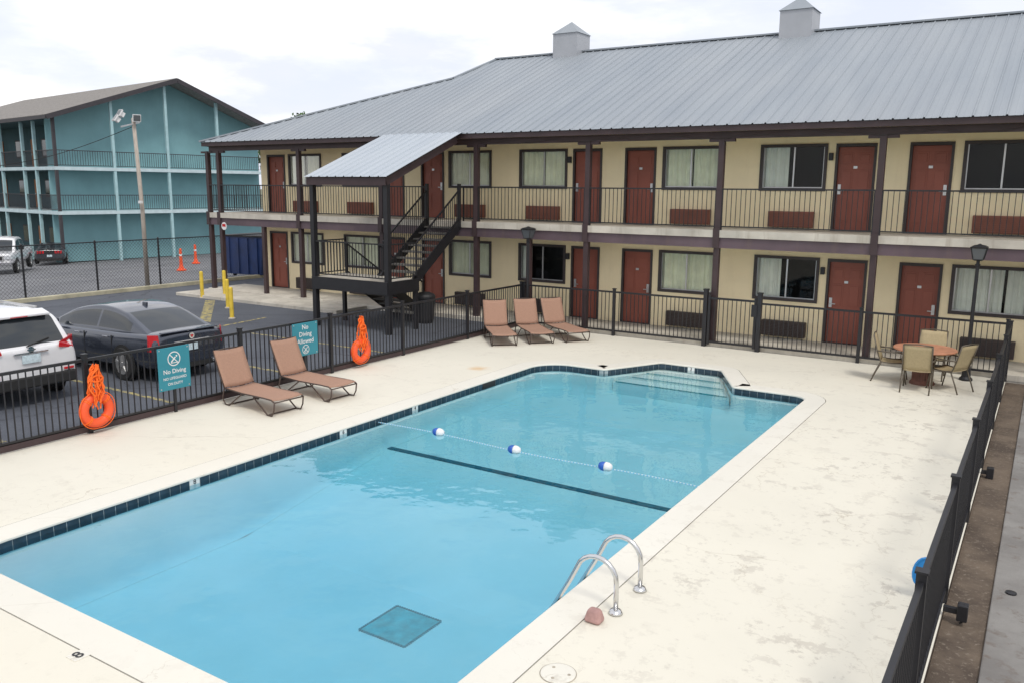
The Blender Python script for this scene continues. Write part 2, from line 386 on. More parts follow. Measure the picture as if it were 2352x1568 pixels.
cp=MB(); o1=offset(OUT,.358); i1=offset(OUT,-.02); i2=offset(OUT,-.005); n=len(OUT); vs=[];fs=[]
for ring_,z in ((o1,-.03),(o1,.003),(i2,.003),(i1,-.012),(i1,-.032),(offset(OUT,.03),-.032)): vs+=[V((p.x,p.y,z)) for p in ring_]
for r_ in range(5):
    for i in range(n): fs.append((r_*n+i,r_*n+(i+1)%n,(r_+1)*n+(i+1)%n,(r_+1)*n+i))
cp.add(vs,fs); struct(cp,'coping',MAT['coping'])
jt=MB(); ja=offset(OUT,.33); jb=offset(OUT,.40); vs=[V((p.x,p.y,-.012)) for p in ja]+[V((p.x,p.y,-.012)) for p in jb]
jt.add(vs,[(i,(i+1)%n,n+(i+1)%n,n+i) for i in range(n)]); jt.build('joint',MAT['dirt'],DECK)
def floorz(y):
    if y>=10.75: return -.565-.006*(16.4-y)
    if y<=7.6: return -1.10
    return -1.10+(y-7.6)/(10.75-7.6)*(1.10-.599)
bm=fill_between([(p.x,p.y) for p in offset(OUT,.02)],None,0)
for yy in (7.6,10.75):
    bmesh.ops.bisect_plane(bm,geom=bm.verts[:]+bm.edges[:]+bm.faces[:],plane_co=(0,yy,0),plane_no=(0,1,0))
for v in bm.verts: v.co.z=floorz(v.co.y)
BAS=bm_obj(bm,'pool_basin',MAT['plaster']); BAS['kind']='structure'; ORG[BAS.name]=V((0,0,0))
wl=MB(); vs=[]; fs=[]
for off_,dz in ((0,None),(0,.14),(-.02,.07),(-.06,.02),(-.11,.0)):
    rr=offset(OUT,off_)
    for p in rr: vs.append(V((p.x,p.y,-.03 if dz is None else floorz(p.y)+dz+.003)))
for r_ in range(4):
    for i in range(n): fs.append((r_*n+i,r_*n+(i+1)%n,(r_+1)*n+(i+1)%n,(r_+1)*n+i))
wl.add(vs,fs); wl.build('basin_wall',MAT['plaster'],BAS,smooth=True)
gr=MB(); g2=offset(OUT,-.004); vs=[V((p.x,p.y,-.033)) for p in g2]+[V((p.x,p.y,-.17)) for p in g2]
gr.add(vs,[(i,(i+1)%n,n+(i+1)%n,n+i) for i in range(n)]); gr.build('grout_band',MAT['grout'],BAS)
tb=MB(); fine=offset(OUT,-.008); seglen=[(fine[(i+1)%n]-fine[i]).length for i in range(n)]; tot=sum(seglen)
def at_len(s):
    s%=tot
    for i in range(n):
        if s<=seglen[i]: return fine[i]+(fine[(i+1)%n]-fine[i])*(s/max(seglen[i],1e-6))
        s-=seglen[i]
    return fine[0]
nt_=int(tot/.155)
for k in range(nt_):
    a_,b_=at_len(k*tot/nt_+.004),at_len((k+1)*tot/nt_-.004)
    tb.poly((a_.x,a_.y,-.166),(b_.x,b_.y,-.166),(b_.x,b_.y,-.042),(a_.x,a_.y,-.042))
tb.build('tile_band',MAT['tile'],BAS)
def marker(loc,nrm,xd,num):
    loc=V(loc); nrm=V(nrm); xd=V(xd); up=V((0,0,1)); mb=MB(); c=loc+nrm*.014
    mb.prism([c-xd*.08-up*.065,c+xd*.08-up*.065,c+xd*.08+up*.065,c-xd*.08+up*.065],-nrm*.012)
    t=mb.build('depth_marker',MAT['numtile'],BAS)
    text_mesh(num,.095,'numeral',MAT['black'],t,c+up*.028,xd,up,.003)
for px,py,nm in ((952,930,'4'),(787,983,'6'),(445,1095,'8')):
    p=PX(px,py,x0); marker((x0,p.y,-.100),(1,0,0),(0,1,0),nm)
p=PY(1588,843,yb+1.45); marker((p.x,yb+1.45,-.100),(0,-1,0),(1,0,0),'3')
sk=MB(); p=PX(1122,868,x0); sk.box(x0,x0+.02,p.y-.22,p.y+.22,-.16,-.036); sk.build('skimmer_opening',MAT['dark'],BAS)
st=MB(); zf=floorz(10.75)+.014; st.box(x0+.10,x1-.10,10.72,10.83,zf-.05,zf); st.build('floor_stripe',MAT['stripe'],BAS)
DZ=-1.10; dc=PZ(920,1437,DZ); hd_=.32; dr=MB(); dr.box(dc.x-hd_,dc.x+hd_,dc.y-hd_,dc.y+hd_,DZ-.01,DZ+.012); drn=dr.build('drain_cover',MAT['drain'],BAS)
db=MB()
for i in range(20):
    for sx in (-1,1):
        q=-hd_+2*hd_*i/19; e_=hd_+.015; db.box(dc.x+sx*e_-.010,dc.x+sx*e_+.010,dc.y+q-.010,dc.y+q+.010,DZ-.005,DZ+.02); db.box(dc.x+q-.010,dc.x+q+.010,dc.y+sx*e_-.010,dc.y+sx*e_+.010,DZ-.005,DZ+.02)
db.build('drain_rim',MAT['drim'],drn)
for i,(ys,zt,hw) in enumerate(((16.55,-.29,1.26),(16.95,-.235,1.04),(17.32,-.19,.86))):
    sb=MB(); sb.prism([(xc-hw-.06,ys,-1),(xc+hw+.06,ys,-1),(xc+.72+.02,17.82,-1),(xc-.72-.02,17.82,-1)],(0,0,1+zt)); t=sb.build('step',MAT['plaster'],BAS)
    nb=MB(); nb.box(xc-hw,xc+hw,ys-.004,ys+.035,zt-.014,zt+.005); nb.build('nosing',MAT['nose'] if i else MAT['drim'],t)
wa=MB(); wo=offset(OUT,.012); vs=[V((p.x,p.y,WL)) for p in wo]+[V((p.x,p.y,-2.0)) for p in wo]
wa.add(vs,[(i,(i+1)%n,n+(i+1)%n,n+i) for i in range(n)]+[tuple(range(n)),tuple(range(n,2*n))[::-1]])
struct(wa,'water',MAT['water'])
lr=thing('float_rope','white floating safety rope with three blue and white floats crossing the pool','rope',(-6.5,10.6,WL))
rp=MB(); pts=[]
for i in range(61):
    t=i/60; pts.append((x0+.01+(x1-x0-.02)*t,10.6+.05*sin(t*9),WL+.002))
rp.tube(pts,.0070,6); rp.build('line',MAT['rope'],lr)
for px,py in ((1012,990),(1190,1028),(1395,1068)):
    p=PZ(px,py,WL+.02); t=(p.x-x0)/(x1-x0); c=V((p.x,10.6+.05*sin(t*9),WL+.024)); s=.72
    fb=MB(); fb.lathe([(.02*s,-.15*s),(.065*s,-.13*s),(.09*s,-.08*s),(.095*s,0)],16,c,'x'); f_=fb.build('float',MAT['blue'],lr,smooth=True)
    fb=MB(); fb.lathe([(.0955*s,-.0),(.097*s,.03*s),(.09*s,.08*s),(.065*s,.13*s),(.02*s,.15*s)],16,c,'x'); fb.build('float_half',MAT['white'],f_,smooth=True)
ld=thing('pool_ladder','stainless steel pool ladder with two curved handrails at the pool edge','ladder',(-3.06,6.9,0))
for Y in (6.64,7.19):
    pts=[(-3.06,Y,0),(-3.06,Y,.30)]
    for k in range(9):
        a_=k/8*(pi*.80); pts.append((-3.06-.21+.21*cos(a_),Y,.30+.21*sin(a_)))
    pts+=[(-3.55,Y,.20),(-3.75,Y,-.16),(-3.78,Y,-.9)]
    t=MB(); t.tube(pts,.024,12); r_=t.build('handrail',MAT['steel'],ld,smooth=True)
    t=MB(); t.lathe([(.02,.045),(.05,.04),(.062,.02),(.07,.006)],20,(-3.06,Y,0)); t.build('flange',MAT['steel'],r_,smooth=True)
for z in (-.35,-.65):
    t=MB(); t.box(-3.82,-3.72,6.64,7.19,z-.015,z+.015); t.build('tread',MAT['white'],ld)
p=PZ(1365,1426); b=MB()
b.add([(p.x+sx*.088,p.y+sy*.075,0.004) for sx,sy in ((-1,-1),(1,-1),(1,1),(-1,1))]+[(p.x+sx*.058,p.y+sy*.046,.13) for sx,sy in ((-1,-1),(1,-1),(1,1),(-1,1))],[(3,2,1,0),(4,5,6,7),(0,1,5,4),(1,2,6,5),(2,3,7,6),(3,0,4,7)])
o=b.build('step_block',MAT['pink'],org=(p.x,p.y,0),bevel=.035,seg=4); setp(o,'small faded pink tapered block on the deck beside the ladder','block')
p=PZ(1282,1546); b=MB(); b.lathe([(.145,0),(.145,.006),(.13,.010),(.01,.010)],32,(p.x,p.y,0.0)); o=b.build('skimmer_lid',MAT['coping'],org=(p.x,p.y,0)); setp(o,'round cream skimmer lid set in the deck by the bottom edge','lid')
b=MB(); b.lathe([(.153,0.001),(.153,.003),(.146,.003)],32,(p.x,p.y,0)); b.build('rim',MAT['lidrim'],o)
for dx,dy in ((.09,.02),(-.07,.05),(.0,-.09)):
    b=MB(); b.lathe([(.014,.010),(.014,.0125)],10,(p.x+dx,p.y+dy,0)); b.build('screw',MAT['lidrim'],o)
p=PZ(180,1505); b=MB(); b.box(p.x-.07,p.x+.07,p.y-.07,p.y+.07,.0,.006); o=b.build('deck_marker',MAT['coping'],org=(p.x,p.y,0)); setp(o,'small tile with the depth numeral 8 in the near deck','depth marker')
text_mesh('8',.15,'numeral',MAT['black'],o,V((p.x,p.y,.009)),V((-.1,1,0)).normalized(),V((-1,-.1,0)).normalized(),.002)

# ------------------------------------------------------------------ fences
def fence(label,p,q,posts,h=1.2,group=None):
    p=V(p); q=V(q); d=(q-p).normalized()
    root=thing('pool_fence',label,'fence',tuple(p),group=group)
    for s in posts:
        c=p+d*s; b=MB(); b.box(c.x-.035,c.x+.035,c.y-.035,c.y+.035,0,h+.06); b.box(c.x-.045,c.x+.045,c.y-.045,c.y+.045,h+.062,h+.08)
        b.build('post',MAT['black'],root)
    for a_,b_ in zip(posts[:-1],posts[1:]):
        if (a_,b_) in SKIP: continue
        A=p+d*(a_+.036); B=p+d*(b_-.036); m=MB()
        for z,hh in ((h-.02,.045),(.14,.045)): m.bar(A+V((0,0,z)),B+V((0,0,z)),.04,hh)
        LL=(B-A).length; k=int(LL/.108)
        for i in range(1,k):
            c=A+(B-A)*(i/k); m.bar(c+V((0,0,.16)),c+V((0,0,h-.04)),.016)
        m.build('panel',MAT['black'],root)
    return root
SKIP=set()
LFX=-12.6
lf=fence('long black railing fence between the parked cars and the pool deck',(LFX,-5,0),(LFX,20.25,0),[0,2.5,5,7.4,9.8,12.28,15.3,17.65,20.0,22.6,25.25])
kb=MB(); kb.box(LFX-.02,LFX+.02,-5,20.2,.02,.13); kb.build('kick_board',MAT['brown'],lf)
SKIP={(5.44,6.8)}
fence('black railing fence with a gate in front of the ground floor rooms',(-12.6,20.3,0),(-.52,20.3,0),[.07,2.9,5.44,6.8,9.12,12.02])
SKIP=set()
fence('black railing fence on the right side of the deck beside the dirt strip',(-.52,-1,0),(-.52,20.23,0),[0,2.4,4.8,7.2,9.6,12.0,14.4,16.8,19.0,21.1])
gt=thing('pool_gate','black metal gate between two tall posts in the back fence','gate',(-6.48,20.3,0))
for X in (-7.06,-5.90):
    b=MB(); b.box(X-.03,X+.03,20.27,20.33,.06,1.3); b.build('stile',MAT['black'],gt)
b=MB(); b.box(-7.03,-5.93,20.28,20.32,1.2,1.25); b.box(-7.03,-5.93,20.28,20.32,.1,.15)
for i in range(1,10): b.box(-7.03+.11*i-.008,-7.03+.11*i+.008,20.292,20.308,.15,1.2)
b.build('bars',MAT['black'],gt)
for X in (-7.16,-5.80):
    b=MB(); b.box(X-.05,X+.05,20.245,20.355,0.0,1.42); b.box(X-.06,X+.06,20.235,20.365,1.422,1.45); b.build('gate_post',MAT['black'],gt)
b=MB(); b.box(-5.98,-5.84,20.22,20.244,.85,1.15); b.build('latch',MAT['black'],gt)
for i,(px,py) in enumerate(((2275,1085),(2212,1405))):
    Xl=(-.38,-.33)[i]; p=PX(px,py,Xl)
    t=thing('fence_light',('far','near')[i]+' small black box light fixed outside the right fence','light',(-.42,p.y,p.z-.1))
    b=MB(); b.box(Xl-.05,Xl+.04,p.y-.05,p.y+.05,p.z-.08,p.z+.08); b.build('housing',MAT['black'],t,bevel=.01)
    b=MB(); b.box(-.495,Xl-.05,p.y-.025,p.y+.025,p.z-.025,p.z+.025); b.build('bracket',MAT['black'],t)
    b=MB(); b.tube([(Xl,p.y,p.z-.08),(Xl,p.y,(p.z-.08-.05)/2),(Xl-.02,p.y+.02,-.05)],.008,6); b.build('cable',MAT['rubber'],t)
p=PX(2112,1312,-.74); t=thing('pool_net','blue pool leaf net hanging on the right fence','net',(-.74,p.y,p.z))
b=MB(); rg=[V((-.70+.09*cos(2*pi*k/20),p.y+.05*cos(2*pi*k/20),p.z+.15*sin(2*pi*k/20))) for k in range(20)]; b.tube(rg,.012,8,True); b.build('hoop',MAT['bluenet'],t)
b=MB(); b.add(rg+[V((-.62,p.y-.02,p.z-.20))],[(k,(k+1)%20,20) for k in range(20)]); b.build('mesh_bag',MAT['bluenet'],t)
b=MB(); b.tube([(-.66,p.y+.02,p.z-.12),(-.60,p.y+.05,.35),(-.57,p.y+.1,.012)],.014,8); b.build('handle',MAT['alu'],t)
p=PZ(2322,1362,-.03); b=MB(); b.lathe([(.05,-.03),(.05,-.015),(.01,-.01)],16,(p.x,p.y,0)); o=b.build('drain_cap',MAT['black'],org=(p.x,p.y,-.03)); setp(o,'small black round drain cap on the path right of the fence','drain cap')

# ------------------------------------------------------------------ signs and life rings on left fence
def sign(label,px0,py0,px1,py1,rows,icon):
    X=LFX+.06; a_=PX(px0,(py0+py1)/2,X); b_=PX(px1,(py0+py1)/2,X); c=PX((px0+px1)/2,py0,X); e=PX((px0+px1)/2,py1,X)
    ya,yb_,z1,z0=a_.y,b_.y,c.z,e.z; ym=(ya+yb_)/2; W_=yb_-ya; H_=z1-z0
    t=thing('pool_sign',label,'sign',(X,ym,z0),group='teal signs on the pool fence')
    m=MB(); m.box(X-.012,X,ya,yb_,z0,z1); m.build('panel',MAT['signteal'],t,bevel=.008)
    for yy in (ya+.06*W_,yb_-.06*W_):
        for zz in (z0+.05*H_,z1-.05*H_):
            m=MB(); m.lathe([(.014,0),(.012,.004)],8,(X,yy,zz),'x'); m.build('bolt',MAT['alu'],t)
    for txt,fz,sz in rows: text_mesh(txt,sz*H_,'lettering',MAT['white'],t,V((X,ym,z0+fz*H_)),(0,1,0),(0,0,1),.003)
    iz,ir=z0+icon[0]*H_,icon[1]*H_; m=MB(); N=32
    vs=[V((X+.003,ym+r_*cos(2*pi*k/N),iz+r_*sin(2*pi*k/N))) for r_ in (ir,ir*.86) for k in range(N)]
    m.add(vs,[(k,(k+1)%N,N+(k+1)%N,N+k) for k in range(N)])
    q=ir*.64
    m.bar((X+.0035,ym-q,iz+q),(X+.0035,ym+q,iz-q),ir*.12,.001,up=(1,0,0)); m.bar((X+.005,ym-q*.75,iz-q*.7),(X+.005,ym+q*.35,iz+q*.35),ir*.2,.001,up=(1,0,0))
    m.lathe([(ir*.13,0),(ir*.13,.002)],10,(X+.004,ym+q*.62,iz+q*.55),'x'); m.bar((X+.006,ym-q*.8,iz-q*.85),(X+.006,ym+q*.8,iz-q*.85),ir*.1,.001,up=(1,0,0))
    m.build('icon',MAT['white'],t)
    m=MB(); m.box(X-.05,X-.02,ym-.025,ym+.025,.004,z0+.1); m.build('stake',MAT['black'],t)
sign('teal sign reading No Diving No Lifeguard On Duty on the fence',363,795,437,893,(('No Diving',.43,.145),('NO LIFEGUARD',.27,.088),('ON DUTY',.14,.088)),(.72,.17))
sign('teal sign reading No Diving Allowed on the fence',672,741,730,816,(('No',.86,.2),('Diving',.65,.2),('Allowed',.44,.2)),(.19,.14))
def life_ring(label,px,py,D):
    X=LFX+.12; c=PX(px,py,X); t=thing('life_ring',label,'life ring',(X,c.y,c.z-D/2),group='orange life rings on the pool fence')
    rt=.074; R=D/2-rt; m=MB(); m.tube([(X,c.y+R*cos(2*pi*k/36),c.z+R*sin(2*pi*k/36)) for k in range(36)],rt,14,True); m.build('ring',MAT['orange'],t,smooth=True)
    for k in range(4):
        a_=pi/4+k*pi/2; m=MB()
        for dd in (-.012,.012):
            aa=a_+dd/R; y,z=c.y+R*cos(aa),c.z+R*sin(aa); m.tube([(X+(rt+.003)*cos(b),y+(rt+.003)*sin(b)*cos(aa),z+(rt+.003)*sin(b)*sin(aa)) for b in [2*pi*j/12 for j in range(12)]],.009,6,True)
        m.build('strap',MAT['orope'],t)
    m=MB(); m.tube([(X+.035,c.y+(R+rt+.004+.018*abs(sin(2*a_)))*cos(a_),c.z+(R+rt+.004+.018*abs(sin(2*a_)))*sin(a_)) for a_ in [pi/4+2*pi*k/48 for k in range(48)]],.007,6,True); m.build('grab_line',MAT['orope'],t)
    m=MB(); random.seed(int(px)); TOP=1.09
    for k in range(20):
        a_=random.uniform(-.13,.13); b_=random.uniform(-.02,.08); top=TOP+random.uniform(-.03,.05); low=c.z+R-random.uniform(-.02,.22)
        pts=[]
        for j in range(9):
            f_=j/8; pts.append((X+.03+b_+.02*sin(j+k),c.y+a_*sin(pi*min(1,f_*1.15)*.85)+.02*sin(2.1*j+k)-.01,top+(low-top)*f_))
        m.tube(pts,.012,6)
    for k in range(3):
        m.tube([(X+.03+.03*k,c.y+(.06+.015*k)*cos(2*pi*j/12)-.01,TOP-.05-.07*k+.05*sin(2*pi*j/12)) for j in range(12)],.015,6,True)
    m.build('throw_rope',MAT['orope'],t)
    m=MB(); m.box(LFX+.01,X+.05,c.y-.02,c.y+.02,TOP-.01,TOP+.02); m.build('hook',MAT['black'],t)
life_ring('orange life ring with coiled rope nearest the camera on the fence',222,940,.57)
life_ring('orange life ring hanging on the fence past the No Diving Allowed sign',828,805,.55)

# ------------------------------------------------------------------ loungers
def make_lounger(label):
    t=thing('sun_lounger',label,'sun lounger',(0,0,0),world=False,group='brown sling sun loungers on the pool deck')
    hw=.31; z0=.30
    for s in (-1,1):
        m=MB(); m.tube([(-.60,s*hw,z0+.01),(-.1,s*hw,z0-.01),(.5,s*hw,z0),(.72,s*hw,z0-.005),(.80,s*hw,z0-.04)],.014,8); m.build('side_rail',MAT['lframe'],t,smooth=True)
        m=MB(); m.tube([(-.60,s*hw,z0+.01),(-.70,s*hw,.48),(-.81,s*hw,.74),(-.89,s*hw,.95)],.014,8); m.build('back_rail',MAT['lframe'],t,smooth=True)
        m=MB(); m.tube([(.80,s*hw,z0-.04),(.78,s*hw,.12),(.72,s*hw,.02),(.60,s*hw,.016),(.50,s*hw,.08),(.22,s*hw,z0-.02)],.013,8); m.build('leg',MAT['lframe'],t,smooth=True)
        m=MB(); m.tube([(-.10,s*hw,z0-.02),(-.38,s*hw,.09),(-.48,s*hw,.016),(-.60,s*hw,.02),(-.68,s*hw,.12),(-.62,s*hw,z0)],.013,8); m.build('leg',MAT['lframe'],t,smooth=True)
    for pts in ([(-.89,-hw,.95),(-.90,0,.96),(-.89,hw,.95)],[(.60,-hw,.016),(.60,hw,.016)],[(-.54,-hw,.016),(-.54,hw,.016)],[(.80,-hw,z0-.04),(.80,hw,z0-.04)]):
        m=MB(); m.tube(pts,.013,8); m.build('cross_bar',MAT['lframe'],t,smooth=True)
    def sheet(path,name):
        m=MB(); vs=[];fs=[]; k=9
        for (x,z) in path:
            for j in range(k):
                y=-hw+2*hw*j/(k-1); vs.append((x,y,z-.022*(1-(y/hw)**2)))
        for i in range(len(path)-1):
            for j in range(k-1): fs.append((i*k+j,i*k+j+1,(i+1)*k+j+1,(i+1)*k+j))
        m.add(vs,fs); o=m.build(name,MAT['sling'],t,smooth=True); so=o.modifiers.new('s','SOLIDIFY'); so.thickness=.008
    sheet([(-.60+1.38*i/10,z0+.018-.012*sin(pi*i/10)-(.02 if i==10 else 0)) for i in range(11)],'seat')
    sheet([(-.595-.29*i/8,z0+.03+.63*i/8-.01*sin(pi*i/8)) for i in range(9)],'backrest')
    return t
lo=make_lounger('brown lounger by the left fence nearest the No Diving sign'); lo.location=(-11.64,9.90,0.0); lo.rotation_euler.z=rad(-4)
spots=[('brown lounger by the left fence below the No Diving Allowed sign',-11.55,11.15,-3),
 ('leftmost of the three loungers in the back fence corner',-11.75,17.85,-47),
 ('middle of the three loungers in the back fence corner',-11.18,18.60,-42),
 ('rightmost of the three loungers in the back fence corner',-10.62,19.28,-34)]
for lb,X,Y,a_ in spots:
    c=copy_tree(lo); c.location=(X,Y,0); c.rotation_euler.z=rad(a_); c['label']=lb
# ------------------------------------------------------------------ table and chairs
tx,ty=-1.95,18.85
t=thing('patio_table','round terracotta topped patio table on a brown barrel base','table',(tx,ty,0))
m=MB(); m.lathe([(.05,.70),(.58,.70),(.60,.715),(.60,.735),(.585,.745),(.01,.745)],48,(tx,ty,0)); m.build('tabletop',MAT['ttop'],t,bevel=.004)
m=MB(); m.lathe([(.24,.0),(.24,.03),(.19,.10),(.16,.35),(.19,.62),(.24,.70)],24,(tx,ty,0)); b=m.build('base',MAT['tbase'],t)
m=MB()
for k in range(24):
    a_=2*pi*k/24; m.bar((tx+.195*cos(a_),ty+.195*sin(a_),.09),(tx+.20*cos(a_),ty+.20*sin(a_),.65),.016)
m.build('slats',MAT['tbase'],b)
m=MB(); m.lathe([(.025,.745),(.025,.75),(.005,.752)],12,(tx,ty,0)); m.build('parasol_plug',MAT['black'],t)
def make_chair(label):
    t=thing('patio_chair',label,'chair',(0,0,0),world=False,group='tan sling chairs around the patio table'); hw=.26
    for s in (-1,1):
        m=MB(); m.tube([(.24,s*hw,.42),(.27,s*hw,.2),(.31,s*hw,.0)],.014,8); m.build('leg',MAT['tframe'],t,smooth=True)
        m=MB(); m.tube([(-.18,s*hw,.42),(-.28,s*hw,.2),(-.36,s*hw,.0)],.014,8); m.build('leg',MAT['tframe'],t,smooth=True)
        m=MB(); m.tube([(.27,s*hw,.43),(0,s*hw,.41),(-.20,s*hw,.43),(-.27,s*hw,.62),(-.36,s*hw,.96)],.014,8); m.build('side_rail',MAT['tframe'],t,smooth=True)
        m=MB(); m.tube([(.24,s*hw,.42),(.25,s*(hw+.03),.60),(.18,s*(hw+.04),.65),(-.12,s*(hw+.03),.64),(-.275,s*hw,.65)],.015,8); m.build('armrest',MAT['tframe'],t,smooth=True)
    for pts in ([(-.36,-hw,.96),(-.37,0,.98),(-.36,hw,.96)],[(.27,-hw,.43),(.27,hw,.43)]):
        m=MB(); m.tube(pts,.013,8); m.build('cross_bar',MAT['tframe'],t,smooth=True)
    for nm,path in (('seat',[(.27-.47*i/6,.435-.025*sin(pi*i/6)) for i in range(7)]),('backrest',[(-.20-.165*i/6,.45+.51*i/6) for i in range(7)])):
        m=MB(); vs=[];fs=[];k=7
        for x,z in path:
            for j in range(k): y=-hw+2*hw*j/(k-1); vs.append((x,y,z-.015*(1-(y/hw)**2)))
        for i in range(6):
            for j in range(k-1): fs.append((i*k+j,i*k+j+1,(i+1)*k+j+1,(i+1)*k+j))
        m.add(vs,fs); o=m.build(nm,MAT['tan'],t,smooth=True); so=o.modifiers.new('s','SOLIDIFY'); so.thickness=.008
    return t
ch=make_chair('tan patio chair left of the round table'); ch.location=(tx-.60,ty-.05,0); ch.rotation_euler.z=rad(5)
for lb,dx,dy,a_ in (('tan patio chair with its back to the camera in front of the round table',-.02,-.74,92),('tan patio chair right of the round table',.52,-.30,152),('tan patio chair behind the round table by the back fence',.05,.72,-88)):
    c=copy_tree(ch); c.location=(tx+dx,ty+dy,0); c.rotation_euler.z=rad(a_); c['label']=lb
# ------------------------------------------------------------------ lamp posts
def lamp(label,X,Y):
    t=thing('lamp_post',label,'lamp post',(X,Y,0),group='black lantern lamp posts by the back fence')
    m=MB(); m.lathe([(.13,0),(.13,.04),(.09,.08),(.075,.30),(.06,.34),(.045,.36)],16,(X,Y,0)); m.build('base',MAT['black'],t,bevel=.005)
    m=MB(); m.lathe([(.042,.36),(.034,2.38),(.050,2.39),(.050,2.43),(.032,2.44),(.032,2.50)],14,(X,Y,0)); m.build('pole',MAT['black'],t)
    L=MB(); D=0; q_=.82
    def sq(w,z): return [V((X+a_*w*q_,Y+b_*w*q_,z+D)) for a_,b_ in ((-1,-1),(1,-1),(1,1),(-1,1))]
    L.loft([sq(.07,2.5),sq(.12,2.52),sq(.12,2.53)]); L.loft([sq(.185,2.76),sq(.20,2.78),sq(.13,2.815),sq(.05,2.83),sq(.02,2.85)])
    for a_,b_ in ((-1,-1),(1,-1),(1,1),(-1,1)): L.bar((X+a_*.115*q_,Y+b_*.115*q_,2.53),(X+a_*.175*q_,Y+b_*.175*q_,2.76),.015)
    ln=L.build('lantern',MAT['black'],t)
    G=MB(); G.loft([sq(.105,2.532),sq(.165,2.758)]); G.build('pane',MAT['lampglass'],ln)
lamp('black lantern lamp post beside the patio table',-1.22,19.75); lamp('black lantern lamp post in the far corner behind the three loungers',-12.25,20.02)

# ================================================================== MOTEL
YW=22.07; YP=20.5; FL=(.10,2.91); XL=-25.33; XR=9.5
MO=thing('motel_building','two storey cream motel with red doors and grey metal roof','motel',(-12,24,0))
pairs=[-25.33,-18.01,-10.69,-3.37,3.95]
holes=[]; doors=[]; wins=[]
for fi,z in enumerate(FL):
    for pi_,pc in enumerate(pairs):
        for s in (-1,1):
            dx=pc+s*.83; wx=pc+s*2.32
            if dx>XL+.3 and dx<XR-.6: doors.append((dx,z,s,fi)); holes.append((dx-.47,dx+.47,z,z+2.12))
            if wx>XL+.3 and wx<XR-1: wins.append((wx,z,s,fi,pi_)); holes.append((wx-.80,wx+.80,z+1.0,z+2.10))
xs=sorted(set([XL,XR]+[h[0] for h in holes]+[h[1] for h in holes])); zs=sorted(set([0,5.29]+[h[2] for h in holes]+[h[3] for h in holes]))
wm=MB()
for i in range(len(xs)-1):
    for j in range(len(zs)-1):
        cx_,cz_=(xs[i]+xs[i+1])/2,(zs[j]+zs[j+1])/2
        if any(h[0]<cx_<h[1] and h[2]<cz_<h[3] for h in holes): continue
        wm.poly((xs[i],YW,zs[j]),(xs[i+1],YW,zs[j]),(xs[i+1],YW,zs[j+1]),(xs[i],YW,zs[j+1]))
wm.poly((XL,YW,0),(XL,YW,5.29),(XL,33.9,5.29),(XL,33.9,0)); wm.poly((XR,YW,0),(XR,33.9,0),(XR,33.9,5.29),(XR,YW,5.29)); wm.poly((XL,33.9,0),(XR,33.9,0),(XR,33.9,5.29),(XL,33.9,5.29))
wm.build('wall',MAT['stucco'],MO,recalc=False)
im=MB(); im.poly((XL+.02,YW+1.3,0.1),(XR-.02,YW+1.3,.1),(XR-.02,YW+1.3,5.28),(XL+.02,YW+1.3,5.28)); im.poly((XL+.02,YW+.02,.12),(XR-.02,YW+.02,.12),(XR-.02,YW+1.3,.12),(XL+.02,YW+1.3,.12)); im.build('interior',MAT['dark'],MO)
sm=MB(); sm.box(-26.45,XR,20.38,YW-.004,2.73,2.91); sm.box(XL+.01,XR-.01,YW+.01,33.8,2.75,2.90); sm.box(-26.45,XL-.01,YW-.004,32.0,2.73,2.91); sm.build('balcony_slab',MAT['conc'],MO)
bm_=MB(); bm_.box(-26.40,XR,20.42,20.56,2.47,2.728); bm_.box(-26.40,-26.28,20.56,32,2.49,2.728); bm_.build('balcony_beam',MAT['beam'],MO)
cb_=MB(); cb_.box(-26.2,XR,20.44,20.56,5.12,5.288); cb_.build('eave_beam',MAT['brown'],MO)
sf=MB(); sf.box(-26.2,XR,20.26,33.8,5.292,5.33); sf.build('soffit',MAT['soffit'],MO)
PXS=[-26.35,-25.75]+[-3.35-3.66*i for i in (5,4,3,2,1,0,-1,-2)]
for X in PXS:
    m=MB(); m.box(X-.07,X+.07,YP-.07,YP+.07,.10,2.47); m.box(X-.07,X+.07,YP-.07,YP+.07,2.91,5.12); m.build('post',MAT['brown'],MO)
    m=MB(); m.box(X-.32,X+.32,YP-.05,YP+.05,5.05,5.118) ; m.build('bracket',MAT['brown'],MO)
    m=MB(); m.box(X-.08,X+.08,20.36,20.379,2.47,2.95); m.build('post_plate',MAT['brown'],MO)
for X in (-12.5,-23.5):
    m=MB(); m.box(X-.065,X+.065,YP-.065,YP+.065,.10,2.47); m.build('post',MAT['brown'],MO)
for Y in (24.5,28.3,31.9):
    m=MB(); m.box(-26.42,-26.28,Y-.07,Y+.07,.0,5.25); m.build('post',MAT['brown'],MO)
def rail(mb,p,q,h=1.0,sp=.115,low=.09,end=True,bt=.014):
    p=V(p);q=V(q);u=V((0,0,1)); mb.bar(p+u*h,q+u*h,.045,.035); mb.bar(p+u*low,q+u*low,.03,.03)
    L=(q-p).length; k=max(2,int(L/sp))
    for i in range(k+1):
        c=p+(q-p)*(i/k); e=(i in (0,k)) and end
        mb.bar(c+u*(0 if e else low),c+u*(h+.0),.035 if e else bt)
def rail_part(p,q):
    m=MB(); rail(m,p,q); m.build('railing',MAT['black'],MO)
for a_,b_ in [(-26.3,-25.83),(-25.67,-21.73),(-21.57,-18.07),(-17.91,-16.12),(-14.78,-14.41),(-14.25,-10.75),(-10.59,-7.09),(-6.93,-3.43),(-3.27,.23),(.39,3.89),(4.05,9)]:
    rail_part((a_,20.46,2.91),(b_,20.46,2.91))
